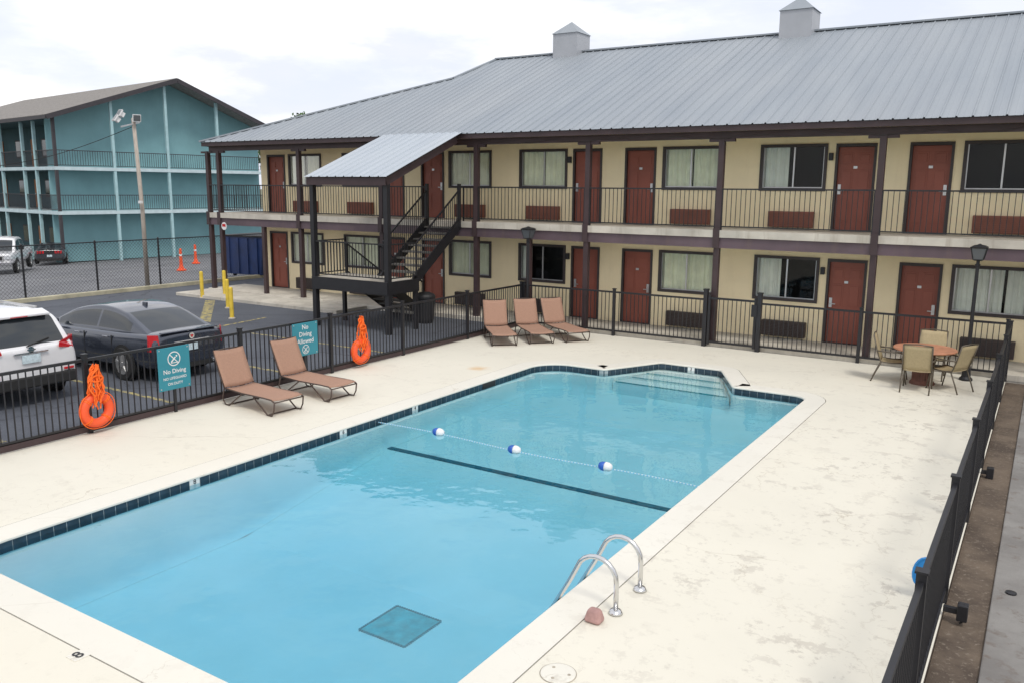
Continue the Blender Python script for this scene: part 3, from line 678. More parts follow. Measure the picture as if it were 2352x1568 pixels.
rail_part((-26.4,20.6,2.91),(-26.4,24.43,2.91)); rail_part((-26.4,24.57,2.91),(-26.4,28.2,2.91)); rail_part((-26.4,28.4,2.91),(-26.4,31.9,2.91))
for dx,z,s,fi in doors:
    m=MB(); w_=.41; y=YW+.05
    m.box(dx-w_,dx+w_,y,y+.045,z+.02,z+2.04)
    for px_ in (-.20,.20):
        for za,zb in ((.22,.80),(.92,1.50),(1.62,1.90)):
            m.box(dx+px_-.145,dx+px_+.145,y-.006,y+.0,z+za,z+zb); m.box(dx+px_-.105,dx+px_+.105,y-.018,y-.006,z+za+.04,z+zb-.04)
    D=m.build('door',MAT['door'],MO,bevel=.006)
    m=MB()
    m.box(dx-.47,dx-.41,YW-.03,YW+.10,z,z+2.12); m.box(dx+.41,dx+.47,YW-.03,YW+.10,z,z+2.12); m.box(dx-.41,dx+.41,YW-.03,YW+.10,z+2.045,z+2.12); m.box(dx-.41,dx+.41,YW-.02,YW+.10,z,z+.018)
    m.build('door_frame',MAT['frame'],D)
    hx=dx+s*.34; m=MB(); m.box(hx-.035,hx+.035,y-.035,y,z+.90,z+1.14); m.box(hx-.02,hx-s*.12,y-.06,y-.04,z+.98,z+1.0); m.box(hx-.012,hx+.012,y-.06,y-.035,z+.975,z+1.005); m.build('handle',MAT['alu'],D)
    m=MB(); m.box(dx-.045,dx+.045,y-.024,y-.019,z+1.52,z+1.58); m.build('number_plate',MAT['alu'],D)
def curtain(mb,xa,xb,za,zb,y,ph=0):
    k=max(4,int((xb-xa)/.018)); vs=[];fs=[]
    for i in range(k+1):
        x=xa+(xb-xa)*i/k; yy=y+.03*sin(x*34+ph+.6*sin(x*5+ph))+.014*sin(x*83+ph*2)
        vs+=[(x,yy,za),(x,yy+.006,zb)]
    for i in range(k): fs.append((2*i,2*i+2,2*i+3,2*i+1))
    mb.add(vs,fs)
cov={(1,3,-1):[(0,.42)],(1,3,1):[],(0,3,-1):[(0,.40)],(0,2,-1):[(0,.22)],(0,3,1):[(0,.66),(.70,1)],(1,4,-1):[],(0,4,-1):[(0,1)]}
for wx,z,s,fi,pi_ in wins:
    za,zb=z+1.0,z+2.10; xa,xb=wx-.80,wx+.80
    m=MB(); t_=.075
    for a_ in ((xa-.03,xa+t_-.03),(xb-t_+.03,xb+.03)): m.box(a_[0],a_[1],YW-.035,YW+.09,za-.03,zb+.03)
    m.box(xa+t_-.03,xb-t_+.03,YW-.035,YW+.09,za-.03,za+.045); m.box(xa+t_-.03,xb-t_+.03,YW-.035,YW+.09,zb-.045,zb+.03)
    wn=m.build('window',MAT['frame'],MO)
    m=MB(); mid=wx+(.02 if s<0 else -.02)
    m.box(mid-.018,mid+.018,YW+.02,YW+.06,za+.045,zb-.045)
    for a_ in (xa+.046,xb-.07): m.box(a_,a_+.024,YW+.025,YW+.055,za+.045,zb-.045)
    m.box(xa+.07,mid-.018,YW+.025,YW+.055,za+.045,za+.07); m.box(mid+.018,xb-.07,YW+.025,YW+.055,za+.045,za+.07); m.build('sash',MAT['alu'],wn)
    m=MB(); m.poly((xa+.04,YW+.045,za+.04),(xb-.04,YW+.045,za+.04),(xb-.04,YW+.045,zb-.04),(xa+.04,YW+.045,zb-.04)); m.build('pane',MAT['glass'],wn)
    c=cov.get((fi,pi_,s),[(0,.485),(.515,1)] if (pi_+fi)%2 else [(0,1)])
    for a_,b_ in c:
        m=MB(); curtain(m,xa+.03+(1.54)*a_,xa+.03+1.54*b_,za,zb,YW+.115,wx); m.build('curtain',MAT['curtain2'] if (fi,pi_,s) in ((1,3,-1),(0,3,-1),(0,3,1),(0,2,-1)) else MAT['curtain'],wn,smooth=True)
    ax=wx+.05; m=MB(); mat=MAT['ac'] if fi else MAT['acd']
    m.box(ax-.56,ax+.56,YW-.16,YW-.002,z+.06,z+.46); ac=m.build('air_conditioner',mat,MO,bevel=.012)
    m=MB()
    for k in range(9): m.box(ax-.53,ax+.53,YW-.178,YW-.162,z+.09+k*.04,z+.112+k*.04)
    for k in range(3): m.box(ax-.53+.52*k,ax-.51+.52*k,YW-.182,YW-.179,z+.07,z+.45)
    m.build('grille',mat,ac)
for pc in pairs[1:4]:
    for z in FL:
        X=pc-1.40; m=MB(); m.box(X-.05,X+.05,YW-.10,YW-.002,z+1.72,z+1.90); m.build('wall_light',MAT['black'],MO,bevel=.01)
cw=MB(); pts=[]
for i in range(90): pts.append((-14.2+i*.27,20.40,5.16+.03*sin(i*.9)+.02*sin(i*2.3)))
cw.tube(pts,.008,5); cw.build('cable_run',MAT['frame'],MO)
# roof
YE,ZE=20.15,5.42; MS=.423
def on_roof(px,py):
    d=ray(px,py); t=(ZE+MS*(0-YE)-H)/(d.z-MS*d.y); return C0+d*t
K=on_roof(1040,182); Rg=on_roof(1140,138)
XC=-26.30; RY=Rg.y; RZ=ZE+MS*(RY-YE)
def ytop(x):
    if x<=K.x: return YE+(K.y-YE)*(x-XC)/(K.x-XC)
    if x<=Rg.x: return K.y+(RY-K.y)*(x-K.x)/(Rg.x-K.x)
    return RY
def ribs(xa,xb,per=.305,w=.055,h=.028):
    out=[]; x=xa
    while x<xb-.01:
        out+=[(x,0),(x+per*.33,0),(x+per*.33+.012,.005),(x+per*.33+.03,0),(x+per*.66,0),(x+per*.66+.012,.005),(x+per*.66+.03,0),(x+per-w,0),(x+per-w*.72,h),(x+per-w*.28,h)]; x+=per
    return out
rm=MB(); vs=[];fs=[]; cols=[c for c in ribs(XC,XR+.4) if c[0]>=XC]
for x,dz in cols:
    yt=max(YE+.02,ytop(x))
    vs+=[(x,YE,ZE+dz),(x,yt,ZE+MS*(yt-YE)+dz)]
for i in range(len(cols)-1): fs.append((2*i,2*i+2,2*i+3,2*i+1))
rm.add(vs,fs); YB=2*RY-YE
K2=V((K.x,2*RY-K.y,K.z))
rm.poly((XC,YE,ZE),K,K2,(XC,YB,ZE)); rm.poly(K,Rg,K2)
rm.poly((XC,YB,ZE),K2,V((Rg.x,RY,RZ)),V((XR,RY,RZ)),V((XR,YB,ZE)))
RF=rm.build('roof',MAT['roof'],MO,recalc=False)
m=MB(); m.bar((XC-.02,YE,ZE+.03),K+V((0,0,.03)),.16,.05); m.bar(K+V((0,0,.03)),Rg+V((0,0,.03)),.16,.05); m.bar((Rg.x,RY,RZ+.03),(XR,RY,RZ+.03),.22,.05); m.build('ridge_cap',MAT['roof'],RF)
m=MB(); m.box(XC+.02,XR,YE+.04,YE+.08,5.28,ZE-.006); m.box(XC+.02,XC+.06,YE+.08,YB-.05,5.28,ZE-.006); m.build('fascia',MAT['brown'],RF)
for px,py in ((1312,128),(1835,83)):
    p=PY(px,py,RY); X=p.x; w_=.49; zb=RZ-.45; zt=RZ+.62
    m=MB(); m.box(X-w_,X+w_,RY-w_,RY+w_,zb,zt); c=m.build('cupola',MAT['cupola'],RF)
    m=MB(); q=w_+.04; m.add([(X-q,RY-q,zt+.002),(X+q,RY-q,zt+.002),(X+q,RY+q,zt+.002),(X-q,RY+q,zt+.002),(X,RY,zt+.46)],[(0,1,4),(1,2,4),(2,3,4),(3,0,4),(3,2,1,0)]); m.build('cupola_cap',MAT['roof'],c)
# ================================================================== STAIR
ST=thing('outdoor_staircase','black metal outdoor staircase with landing and metal canopy in front of the motel','staircase',(-16.15,18.6,0))
cm=MB(); vs=[];fs=[]; cols=[c for c in ribs(-17.62,-14.70)]
ca,cb2=(16.85,4.15),(20.22,5.47)
for x,dz in cols: vs+=[(x,ca[0],ca[1]+dz),(x,cb2[0],cb2[1]+dz)]
for i in range(len(cols)-1): fs.append((2*i,2*i+2,2*i+3,2*i+1))
cm.add(vs,fs); cm.build('canopy_roof',MAT['canopy'],ST,recalc=False)
m=MB(); m.box(-17.58,-14.72,16.90,16.95,3.93,4.135); m.bar((-17.56,16.96,4.03),(-17.56,20.05,5.25),.05,.20); m.bar((-14.74,16.96,4.03),(-14.74,20.05,5.25),.05,.20); m.build('canopy_fascia',MAT['brown'],ST)
m=MB(); m.poly((-17.5,16.95,4.08),(-14.8,16.95,4.08),(-14.8,20.1,5.33),(-17.5,20.1,5.33)); m.build('canopy_soffit',MAT['soffit'],ST)
for X in (-17.5,-14.8):
    m=MB(); m.box(X-.07,X+.07,16.98,17.12,-.03,3.98); m.build('post',MAT['black'],ST)
    m=MB(); m.box(X-.05,X+.05,18.15,18.25,-.03,1.06); m.build('post',MAT['black'],ST)
m=MB(); m.box(-17.5,-14.8,17.0,18.3,1.302,1.38); m.build('landing',MAT['conc'],ST)
m=MB(); m.box(-17.55,-14.75,16.95,17.0,1.04,1.385); m.box(-17.55,-17.5,17.0,18.3,1.04,1.385); m.box(-14.8,-14.75,17.0,18.3,1.04,1.385); m.box(-17.5,-14.8,18.22,18.28,1.06,1.30); m.build('landing_beam',MAT['black'],ST)
for p,q in (((-17.42,17.03,1.38),(-14.88,17.03,1.38)),((-17.47,17.15,1.38),(-17.47,18.25,1.38)),((-14.80,17.15,1.38),(-14.80,18.25,1.38))):
    m=MB(); rail(m,p,q); m.build('landing_railing',MAT['black'],ST)
nr=8; ri=(2.91-1.38)/9; ru=(20.40-18.28)/8
for i in range(nr):
    m=MB(); m.box(-16.02,-14.88,18.28+ru*i,18.28+ru*i+.29,1.38+ri*(i+1)-.045,1.38+ri*(i+1)); m.build('tread',MAT['tread'],ST)
for i in range(7):
    m=MB(); m.box(-17.42,-16.24,18.28+ru*i,18.28+ru*i+.29,1.38-ri*(i+1)-.045,1.38-ri*(i+1)); m.build('tread',MAT['tread'],ST)
for X in (-16.05,-14.85):
    m=MB(); m.bar((X,18.2,1.30),(X,20.40,2.85),.05,.26); m.build('stringer',MAT['black'],ST)
    m=MB(); rail(m,(X,18.3,1.45),(X,20.38,2.95),.90); m.build('stair_railing',MAT['black'],ST)
for X in (-17.45,-16.21):
    m=MB(); m.bar((X,18.2,1.34),(X,20.3,.05),.05,.26); m.build('stringer',MAT['black'],ST)
    m=MB(); rail(m,(X,18.3,1.34),(X,20.3,.10),.90); m.build('stair_railing',MAT['black'],ST)
for X in (-14.85,-16.05):
    m=MB(); m.box(X-.045,X+.045,20.29,20.37,2.7,4.0); m.build('newel',MAT['black'],ST)
tb_=thing('trash_can','round black trash can under the staircase','trash can',(-15.3,19.25,-.03),world=False)
m=MB(); m.lathe([(.22,0),(.25,.1),(.29,.72),(.30,.74)],24); m.build('can',MAT['trash'],tb_)
m=MB(); m.lathe([(.31,.74),(.31,.79),(.27,.85),(.15,.90),(.02,.91)],24); m.build('lid',MAT['trash'],tb_)
p=PY(515,520,20.36); t=thing('round_sign','small round red and white sign on the corner post of the motel','sign',(p.x,20.36,p.z-.2))
m=MB(); m.lathe([(.14,0),(.14,.012)],24,(p.x,20.35,p.z),'y'); m.build('disc',MAT['white'],t)
m=MB(); m.box(p.x-.09,p.x+.09,20.342,20.348,p.z-.02,p.z+.08); m.build('mark',MAT['red'],t)

# ================================================================== bollards
bl=[(533,732),(524,708),(517,682),(465,685)]
names=['nearest of the yellow bollards beside the apron','second yellow bollard from the pool fence by the apron','yellow bollard close to the motel corner post','leftmost yellow bollard standing alone in the drive']
for (px,py),lb in zip(bl,names):
    p=PZ(px,py,-.03); h=.95
    t=thing('bollard',lb,'bollard',(p.x,p.y,-.03),group='yellow bollards by the motel corner',world=False)
    m=MB(); m.lathe([(.062,0),(.062,h-.04),(.05,h-.01),(.02,h)],14); m.build('post',MAT['yellow'],t)
    m=MB(); m.lathe([(.10,0),(.10,.03),(.064,.04)],14); m.build('footing',MAT['conc'],t)
for (px,py),lb in zip(((417,622),(450,606)),('nearer orange delineator cone in the neighbouring lot','farther orange delineator cone in the neighbouring lot')):
    p=PG(px,py); z=p.z
    t=thing('traffic_delineator',lb,'traffic cone',(p.x,p.y,z),group='orange delineators beyond the chain link fence',world=False)
    m=MB(); m.lathe([(.24,0),(.24,.06),(.14,.10),(.085,.3),(.065,1.10),(.03,1.14)],12); m.build('cone',MAT['orange'],t)
    m=MB(); m.lathe([(.079,.75),(.076,.85)],12); m.build('reflective_band',MAT['white'],t)
# chain link fence
cf=thing('chain_link_fence','black chain link fence along the kerb beside the neighbouring lot','fence',(-28.95,14,0))
ys=[PX(x,y,-28.95).y for x,y in ((60,690),(226,668),(369,650),(497,636))]
step=(ys[3]-ys[0])/3; YS=[ys[0]-step*2,ys[0]-step]+ys+[ys[3]+step]
FH=1.85
for y in YS:
    m=MB(); m.lathe([(.035,-.1),(.035,FH+.04),(.015,FH+.07)],8,(-28.95,y,0)); m.build('post',MAT['black'],cf)
m=MB(); m.tube([(-28.95,YS[0],FH),(-28.95,YS[-1],FH)],.022,6); m.build('top_rail',MAT['black'],cf)
m=MB(); ya,yb2=YS[0],YS[-1]; sp=.13
y=ya-FH
while y<yb2:
    for s in (1,-1):
        if s>0: p0,p1=V((0,y,.05)),V((0,y+FH-.05,FH))
        else: p0,p1=V((0,y+FH-.05,.05)),V((0,y,FH))
        if min(p0.y,p1.y)>=ya and max(p0.y,p1.y)<=yb2: m.bar(p0+V((-28.95,0,0)),p1+V((-28.95,0,0)),.006,.006)
    y+=sp
m.build('wire_mesh',MAT['net'],cf)
# utility pole
pb_=V((-29.4,PX(338,640,-29.4).y,ZN(-29.4)))
up=thing('utility_pole','weathered wooden pole with white floodlights beside the chain link fence','utility pole',tuple(pb_))
m=MB(); top=6.35; m.tube([pb_,pb_+V((0,0,3)),V((pb_.x,pb_.y-.12,top))],[.085,.076,.068],12); m.build('pole',MAT['wood'],up,smooth=True)
m=MB(); m.bar((pb_.x-.05,pb_.y-.62,6.0),(pb_.x+.05,pb_.y+.10,6.2),.05); m.build('arm',MAT['alu'],up)
def flood(c,d):
    m=MB(); c=V(c); d=V(d).normalized(); m.bar(c,c+d*.14,.20,.17); m.bar(c+d*.14,c+d*.19,.29,.26); f_=m.build('floodlight',MAT['white'],up)
    m=MB(); m.bar(c+d*.191,c+d*.195,.25,.22); m.build('lens',MAT['lampglass'],f_)
flood((pb_.x+.08,pb_.y-.08,6.36),(.9,-.3,-.15)); flood((pb_.x,pb_.y-.70,6.2),(-.2,-.75,.6)); flood((pb_.x+.05,pb_.y-.55,6.4),(-.1,-.8,.5))
m=MB(); m.box(pb_.x+.09,pb_.x+.24,pb_.y-.22,pb_.y-.12,3.2,3.30); m.build('security_camera',MAT['white'],up)
m=MB(); a_=V((pb_.x,pb_.y,6.1)); e=PX(-200,390,-33); pts=[a_+(e-a_)*(i/16)+V((0,0,-.5*sin(pi*i/16))) for i in range(17)]
m.tube(pts,.012,5); o=m.build('overhead_cable',MAT['rubber'],org=tuple(a_)); setp(o,'thin dark cable running left from the wooden pole','cable')
dp=V((-29.75,25.6,ZN(-29.75))); t=thing('dumpster','dark blue steel dumpster behind the far corner of the motel','dumpster',tuple(dp),rotz=rad(8),world=False)
m=MB(); m.prism([(-.95,-1,.12),(.95,-1,.12),(1.10,-1,1.75),(-1.10,-1,1.75)],(0,2.2,0)); b=m.build('body',MAT['bluebin'],t,bevel=.02)
m=MB()
for k in range(4): X=-.78+.52*k; m.box(X-.05,X+.05,-1.07,-1.003,.15,1.7)
m.build('ribs',MAT['bluebin'],b)
for xa,xb in ((-1.13,-.02),(.02,1.13)):
    m=MB(); m.box(xa,xb,-1.05,1.22,1.755,1.82); m.build('lid',MAT['trash'],t)
for X in (-.8,.8):
    m=MB(); m.lathe([(.07,-.05),(.07,.05)],12,(X,-.7,.07),'y'); m.build('caster',MAT['rubber'],t)

# ================================================================== TEAL BUILDING
A=PG(150,607); RZt=rad(83)
TB=thing('teal_building','three storey teal apartment block with gable end and balconies','apartment block',(A.x,A.y,A.z),rotz=RZt,world=False)
gz=A.z; L=16.1; f1,f2,ev,pk=2.14-gz,5.03-gz,8.15-gz,11.25-gz; LY=26; WX=2.5; PKX=L/2+.35
sl_=(pk-ev)/(PKX+.6); sr_=(pk-(ev-.05))/(L+.6-PKX)
def rz_(x): return pk-(PKX-x)*sl_ if x<PKX else pk-(x-PKX)*sr_
m=MB(); E0=.12
m.poly((E0,1.5,0),(L,1.5,0),(L,1.5,rz_(L)-.02),(PKX,1.5,pk-.05),(E0,1.5,rz_(E0)-.02)); m.poly((L,1.5,0),(L,LY,0),(L,LY,rz_(L)-.02),(L,1.5,rz_(L)-.02))
m.poly((E0,1.5,0),(E0,1.7,0),(E0,1.7,rz_(E0)-.02),(E0,1.5,rz_(E0)-.02)); m.poly((E0,1.7,0),(WX,1.7,0),(WX,1.7,rz_(WX)-.02),(E0,1.7,rz_(E0)-.02))
wl_=m.build('wall',MAT['teal'],TB)
m=MB(); m.poly((WX,1.7,0),(WX,LY,0),(WX,LY,rz_(WX)-.02),(WX,1.7,rz_(WX)-.02)); m.build('corridor_wall',MAT['tealshade'],TB)
for z in (f1,f2):
    m=MB(); m.box(-.1,L,0,1.495,z-.22,z); m.box(-.1,E0-.01,1.497,1.71,z-.22,z); m.box(-.1,WX-.005,1.712,LY,z-.22,z); m.build('balcony_slab',MAT['tealslab'],TB)
    m=MB(); m.box(-.06,WX-.01,1.75,LY,z-.26,z-.222); m.build('balcony_ceiling',MAT['tealshade'],TB)
m=MB(); m.box(-.5,WX-.01,1.75,LY,ev-.12,ev-.06); m.build('eave_ceiling',MAT['tealshade'],TB)
m=MB()
for xa,xb in ((-.6,PKX),(PKX,L+.6)):
    m.add([(xa,-.5,rz_(xa)),(xb,-.5,rz_(xb)),(xb,LY,rz_(xb)),(xa,LY,rz_(xa)),(xa,-.5,rz_(xa)+.10),(xb,-.5,rz_(xb)+.10),(xb,LY,rz_(xb)+.10),(xa,LY,rz_(xa)+.10)],[(0,3,2,1),(4,5,6,7),(0,1,5,4),(1,2,6,5),(2,3,7,6),(3,0,4,7)])
tr_=m.build('roof',MAT['shingle'],TB)
m=MB(); m.bar((-.62,-.53,rz_(-.62)-.06),(PKX,-.53,pk-.06),.06,.30); m.bar((PKX,-.53,pk-.06),(L+.62,-.53,rz_(L+.62)-.06),.06,.30); m.box(-.66,-.60,-.5,LY,rz_(-.6)-.17,rz_(-.6)+.06); m.build('fascia',MAT['fascia'],tr_)
for x in (0,3.8,7.7,11.7,15.9):
    m=MB(); m.box(x-.09,x+.09,.02,.20,0,rz_(x)-.05 if x>0 else ev); m.build('post',MAT['teal2'] if x>0 else MAT['fascia'],TB)
for y in (3.2,5.2,9.0,10.8,14.4,18,21.6,25.2):
    m=MB(); m.box(-.08,.10,y-.09,y+.09,0,ev); m.build('post',MAT['teal2'],TB)
def trail(p,q):
    mb=MB(); p=V(p);q=V(q);u=V((0,0,1)); mb.bar(p+u*1.05,q+u*1.05,.06,.05); mb.bar(p+u*.1,q+u*.1,.05,.04); Lr=(q-p).length; k=int(Lr/.16)
    for i in range(k+1): c=p+(q-p)*(i/k); mb.bar(c+u*.1,c+u*1.05,.022)
    mb.build('railing',MAT['fascia'],TB)
for z in (f1,f2):
    for xa,xb in ((0.1,3.7),(3.9,7.6),(7.8,11.6),(11.8,15.8)): trail((xa,.1,z),(xb,.1,z))
    for ya_,yb_ in ((.2,3.1),(3.3,5.1),(5.3,8.9),(9.1,10.7),(10.9,14.3),(14.5,17.9),(18.1,21.5)): trail((0,ya_,z),(0,yb_,z))
for z in (0,f1,f2):
    for y in (3.0,9.6,15.8):
        m=MB(); m.box(WX-.06,WX-.01,y-.45,y+.45,z+.02,z+2.1); d_=m.build('door',MAT['odoor'],TB)
        m=MB(); m.box(WX-.10,WX-.065,y+.30,y+.36,z+.95,z+1.1); m.build('handle',MAT['alu'],d_)
    for y in (5.5,7.5,12.2,18.7):
        m=MB(); m.box(WX-.06,WX-.008,y-.7,y+.7,z+.8,z+2.1); w_=m.build('window',MAT['fascia'],TB)
        m=MB(); m.box(WX-.075,WX-.062,y-.6,y+.6,z+.9,z+2.0); m.build('pane',MAT['cglass'],w_)

# ================================================================== CARS
def car_ring(x,w,zl,zt,cr=.02):
    h=[(0,zl),(w*.8,zl),(w*.97,zl+.08),(w,zl+(zt-zl)*.55),(w*.965,zt-.07),(w*.86,zt),(0,zt+cr)]
    return [V((x,y,z)) for y,z in h]+[V((x,-y,z)) for y,z in h[-2:0:-1]]
def catmull(P,t):
    n=len(P)-1; i=min(int(t),n-1); f=t-i
    p0=P[max(i-1,0)]; p1=P[i]; p2=P[i+1]; p3=P[min(i+2,n)]
    return tuple(.5*((2*b)+(-a+c)*f+(2*a-5*b+4*c-d)*f*f+(-a+3*b-3*c+d)*f**3) for a,b,c,d in zip(p0,p1,p2,p3))
def cabin(t,paint,ctrl,wb,wt,regs):
    # one smooth curved shell, sampled once; glass and painted parts share its grid without overlapping
    n=len(ctrl)-1; zA,zD=ctrl[0][1],ctrl[-1][1]; hmax=max(z for x,z in ctrl)-min(zA,zD)
    def G(u,v):
        x,z=catmull(ctrl,u); fr=u/n; zb=zA+(zD-zA)*fr; h=max(0,z-zb); s=1 if v>=0 else -1; a=abs(v)
        e=min(fr,1-fr); nar=1-.07*max(0,1-e/.22)
        B=wb*nar; T=B-(wb-wt)*(h/hmax)
        if a<=.6: y=T*.90*(a/.6); zz=h*(1-.055*(a/.6)**2)
        elif a<=.74:
            f=(a-.6)/.14; q=f*pi/2; y=T*.90+T*.095*sin(q); zz=h*(.945-.105*(1-cos(q)))
        elif a<=1: f=(a-.74)/.26; y=T*.995+(B-T*.995)*(f**.9); zz=h*.84*(1-f)
        else: y=B; zz=-.09*(a-1)/.12
        bow=.055*(1-(y/max(B,.1))**2)*(1 if fr<.3 else (-1 if fr>.7 else 0))
        return V((x+bow,s*y,zb+zz))
    us=set(i/6 for i in range(6*n+1)); vs_=set([0,.15,.3,.45,.56,.6,.635,.67,.705,.74,.80,.86,.92,.96,1,1.12])
    for r in regs: us|={r[1],r[2]}; vs_|={r[3],r[4]}
    us=sorted(us); vp=sorted(vs_); vv=[-a for a in vp[::-1] if a>0]+vp
    groups={}
    for i in range(len(us)-1):
        for j in range(len(vv)-1):
            u=(us[i]+us[i+1])/2; v=(vv[j]+vv[j+1])/2; key=('cabin',0)
            for k,r in enumerate(regs):
                if r[1]<u<r[2]:
                    if r[3]==0 and abs(v)<r[4]: key=(r[0],k)
                    elif r[3]>0 and r[3]<abs(v)<r[4]: key=(r[0],k*2+(1 if v>0 else 100))
            groups.setdefault(key,[]).append((i,j))
    for (nm,k),cells in groups.items():
        idx={}; P=[]; fs=[]
        for i,j in cells:
            f=[]
            for a,b in ((i,j),(i+1,j),(i+1,j+1),(i,j+1)):
                if (a,b) not in idx: idx[(a,b)]=len(P); P.append(G(us[a],vv[b]))
                f.append(idx[(a,b)])
            fs.append(tuple(f))
        m=MB(); m.add(P,fs); m.build(nm,paint if nm=='cabin' else MAT['cglass'],t,smooth=True,recalc=False)
def make_car(name,label,loc,rotz,paint,stations,ctrl,wbt,regs,wheels,wr_,cat='car',seams=()):
    t=thing(name,label,cat,loc,rotz=rotz,world=False)
    m=MB(); m.loft([car_ring(*s) for s in stations]); body=m.build('body',paint,t,smooth=True,sub=2)
    cabin(t,paint,ctrl,wbt[0],wbt[1],regs)
    hw=max(s[1] for s in stations)
    for X in wheels:
        for s in (-1,1):
            m=MB(); m.lathe([(wr_+.05,-.005),(wr_+.05,.005)],28,(X,s*hw*.985,wr_+.01),'y'); m.build('wheel_arch',MAT['rubber'],t)
            m=MB(); m.lathe([(wr_*.66,-.11),(wr_*.95,-.11),(wr_,-.07),(wr_,.07),(wr_*.95,.11),(wr_*.66,.11)],28,(X,s*(hw-.085),wr_),'y'); wh=m.build('wheel',MAT['rubber'],t)
            m=MB(); yo=s*(hw+.018); m.lathe([(wr_*.66,-.004),(wr_*.66,.006),(wr_*.60,.008)],28,(X,yo,wr_),'y')
            for k in range(5):
                a_=2*pi*k/5+.3; m.bar((X,yo+s*.014,wr_),(X+wr_*.62*cos(a_),yo+s*.010,wr_+wr_*.62*sin(a_)),.05,.02,up=(0,1,0))
            m.lathe([(.055,-.01),(.05,.022)],12,(X,yo,wr_),'y'); m.build('rim',MAT['alu'],wh)
    for X in seams:
        for s in (-1,1):
            m=MB(); m.box(X-.006,X+.006,s*hw*.978-.012,s*hw*.978+.012,.34,.88); m.build('door_seam',MAT['rubber'],t)
    return t,body
def bx(t,nm,mat,*b,bev=.01,label=None):
    m=MB(); m.box(*b); return m.build(nm,mat,t,bevel=bev,label=label)
REG=[('windscreen',.15,1.85,0,.56),('rear_window',5.05,6.75,0,.56),('side_window',.8,3.42,.76,.965),('side_window',3.54,5.75,.76,.965)]
# sedan
sed=[(-2.42,.72,.40,.84),(-2.40,.82,.32,.95),(-2.30,.88,.27,1.00),(-1.9,.915,.23,1.005),(-1.2,.92,.21,.98),(0,.92,.2,.955),(1.0,.92,.2,.94),(1.6,.91,.22,.89),(2.1,.86,.24,.81),(2.34,.76,.3,.72),(2.42,.58,.38,.65)]
t,b=make_car('sedan','dark grey four door sedan parked tail to the pool fence',(-17.1,10.78,-.03),pi,MAT['cgrey'],sed,[(1.45,.90),(.95,1.13),(.45,1.325),(-.15,1.43),(-.70,1.43),(-1.18,1.345),(-1.68,1.15),(-2.10,.97)],(.82,.62),REG,(-1.42,1.42),.335,seams=(.98,-.08,-1.05))
for s in (-1,1):
    m=MB(); m.prism([(-2.425,s*.735,.66),(-2.27,s*.885,.66),(-2.25,s*.868,.985),(-2.40,s*.75,.985)],(.04,0,0)); m.build('tail_light',MAT['red'],t)
    bx(t,'exhaust_tip',MAT['chrome'],-2.44,-2.36,s*.55-.07,s*.55+.07,.28,.35)
    bx(t,'mirror',MAT['cgrey'],.88,1.05,s*.96-.09,s*.96+.09,.95,1.07,bev=.03)
    for X in (.15,-.85): bx(t,'door_handle',MAT['chrome'],X-.09,X+.09,s*.915-.012,s*.915+.012,.83,.855,bev=.004)
bx(t,'licence_plate',MAT['plate'],-2.437,-2.425,-.16,.16,.60,.74,bev=.003)
bx(t,'trunk_trim',MAT['chrome'],-2.438,-2.42,-.42,.42,.79,.812,bev=.003)
bx(t,'trunk_lip',MAT['cgrey'],-2.41,-2.30,-.66,.66,.985,1.015,bev=.012)
bx(t,'lower_bumper',MAT['rubber'],-2.40,-2.2,-.7,.7,.24,.36)
m=MB(); m.lathe([(.062,0),(.062,.008)],20,(-2.437,0,.89),'x'); e=m.build('emblem',MAT['chrome'],t)
m=MB(); m.prism([(-2.442,-.03,.91),(-2.442,.03,.91),(-2.442,.03,.885),(-2.442,0,.85),(-2.442,-.03,.885)],(-.004,0,0)); m.build('emblem_shield',MAT['red'],e)
bx(t,'antenna_fin',MAT['cgrey'],-1.0,-.85,-.02,.02,1.39,1.46)
# suv
suv=[(-2.30,.76,.44,1.0),(-2.28,.86,.36,1.06),(-2.12,.915,.31,1.07),(-1.2,.92,.28,1.04),(0,.92,.26,1.02),(1.0,.92,.26,1.02),(1.5,.91,.28,.99),(2.0,.86,.3,.92),(2.25,.74,.36,.82),(2.32,.58,.42,.73)]
REG2=[('windscreen',.15,1.85,0,.56),('rear_window',5.25,6.72,0,.57),('side_window',.8,3.1,.76,.965),('side_window',3.2,4.35,.76,.965),('side_window',4.45,5.5,.76,.965)]
t,b=make_car('suv','white hatchback crossover parked beside the dark grey sedan',(-17.4,7.75,-.03),pi,MAT['cwhite'],suv,[(1.40,.96),(.95,1.25),(.5,1.50),(-.2,1.66),(-1.0,1.68),(-1.75,1.61),(-2.02,1.36),(-2.22,1.02)],(.86,.68),REG2,(-1.36,1.36),.36,seams=(.98,-.08,-1.0))
m=MB(); m.prism([(-1.70,-.60,1.61),(-2.02,-.56,1.555),(-2.02,.56,1.555),(-1.70,.60,1.61)],(0,0,.045)); m.build('spoiler',MAT['cwhite'],t,bevel=.012)
for s in (-1,1):
    m=MB(); m.prism([(-2.33,s*.50,1.00),(-2.27,s*.80,.95),(-2.02,s*.935,1.0),(-1.92,s*.93,1.11),(-2.16,s*.86,1.14),(-2.32,s*.52,1.06)],(0,0,.03)); m.build('tail_light',MAT['red'],t)
    m=MB(); m.bar((-1.5,s*.60,1.655),(.1,s*.60,1.655),.03,.03); m.build('roof_rail',MAT['alu'],t)
    bx(t,'mirror',MAT['cwhite'],.9,1.07,s*1.0-.09,s*1.0+.09,1.03,1.18,bev=.03)
    bx(t,'reflector',MAT['red'],-2.34,-2.31,s*.66-.09,s*.66+.09,.58,.62,bev=.004)
bx(t,'licence_plate',MAT['plate'],-2.335,-2.31,-.16,.16,.79,.94,bev=.003)
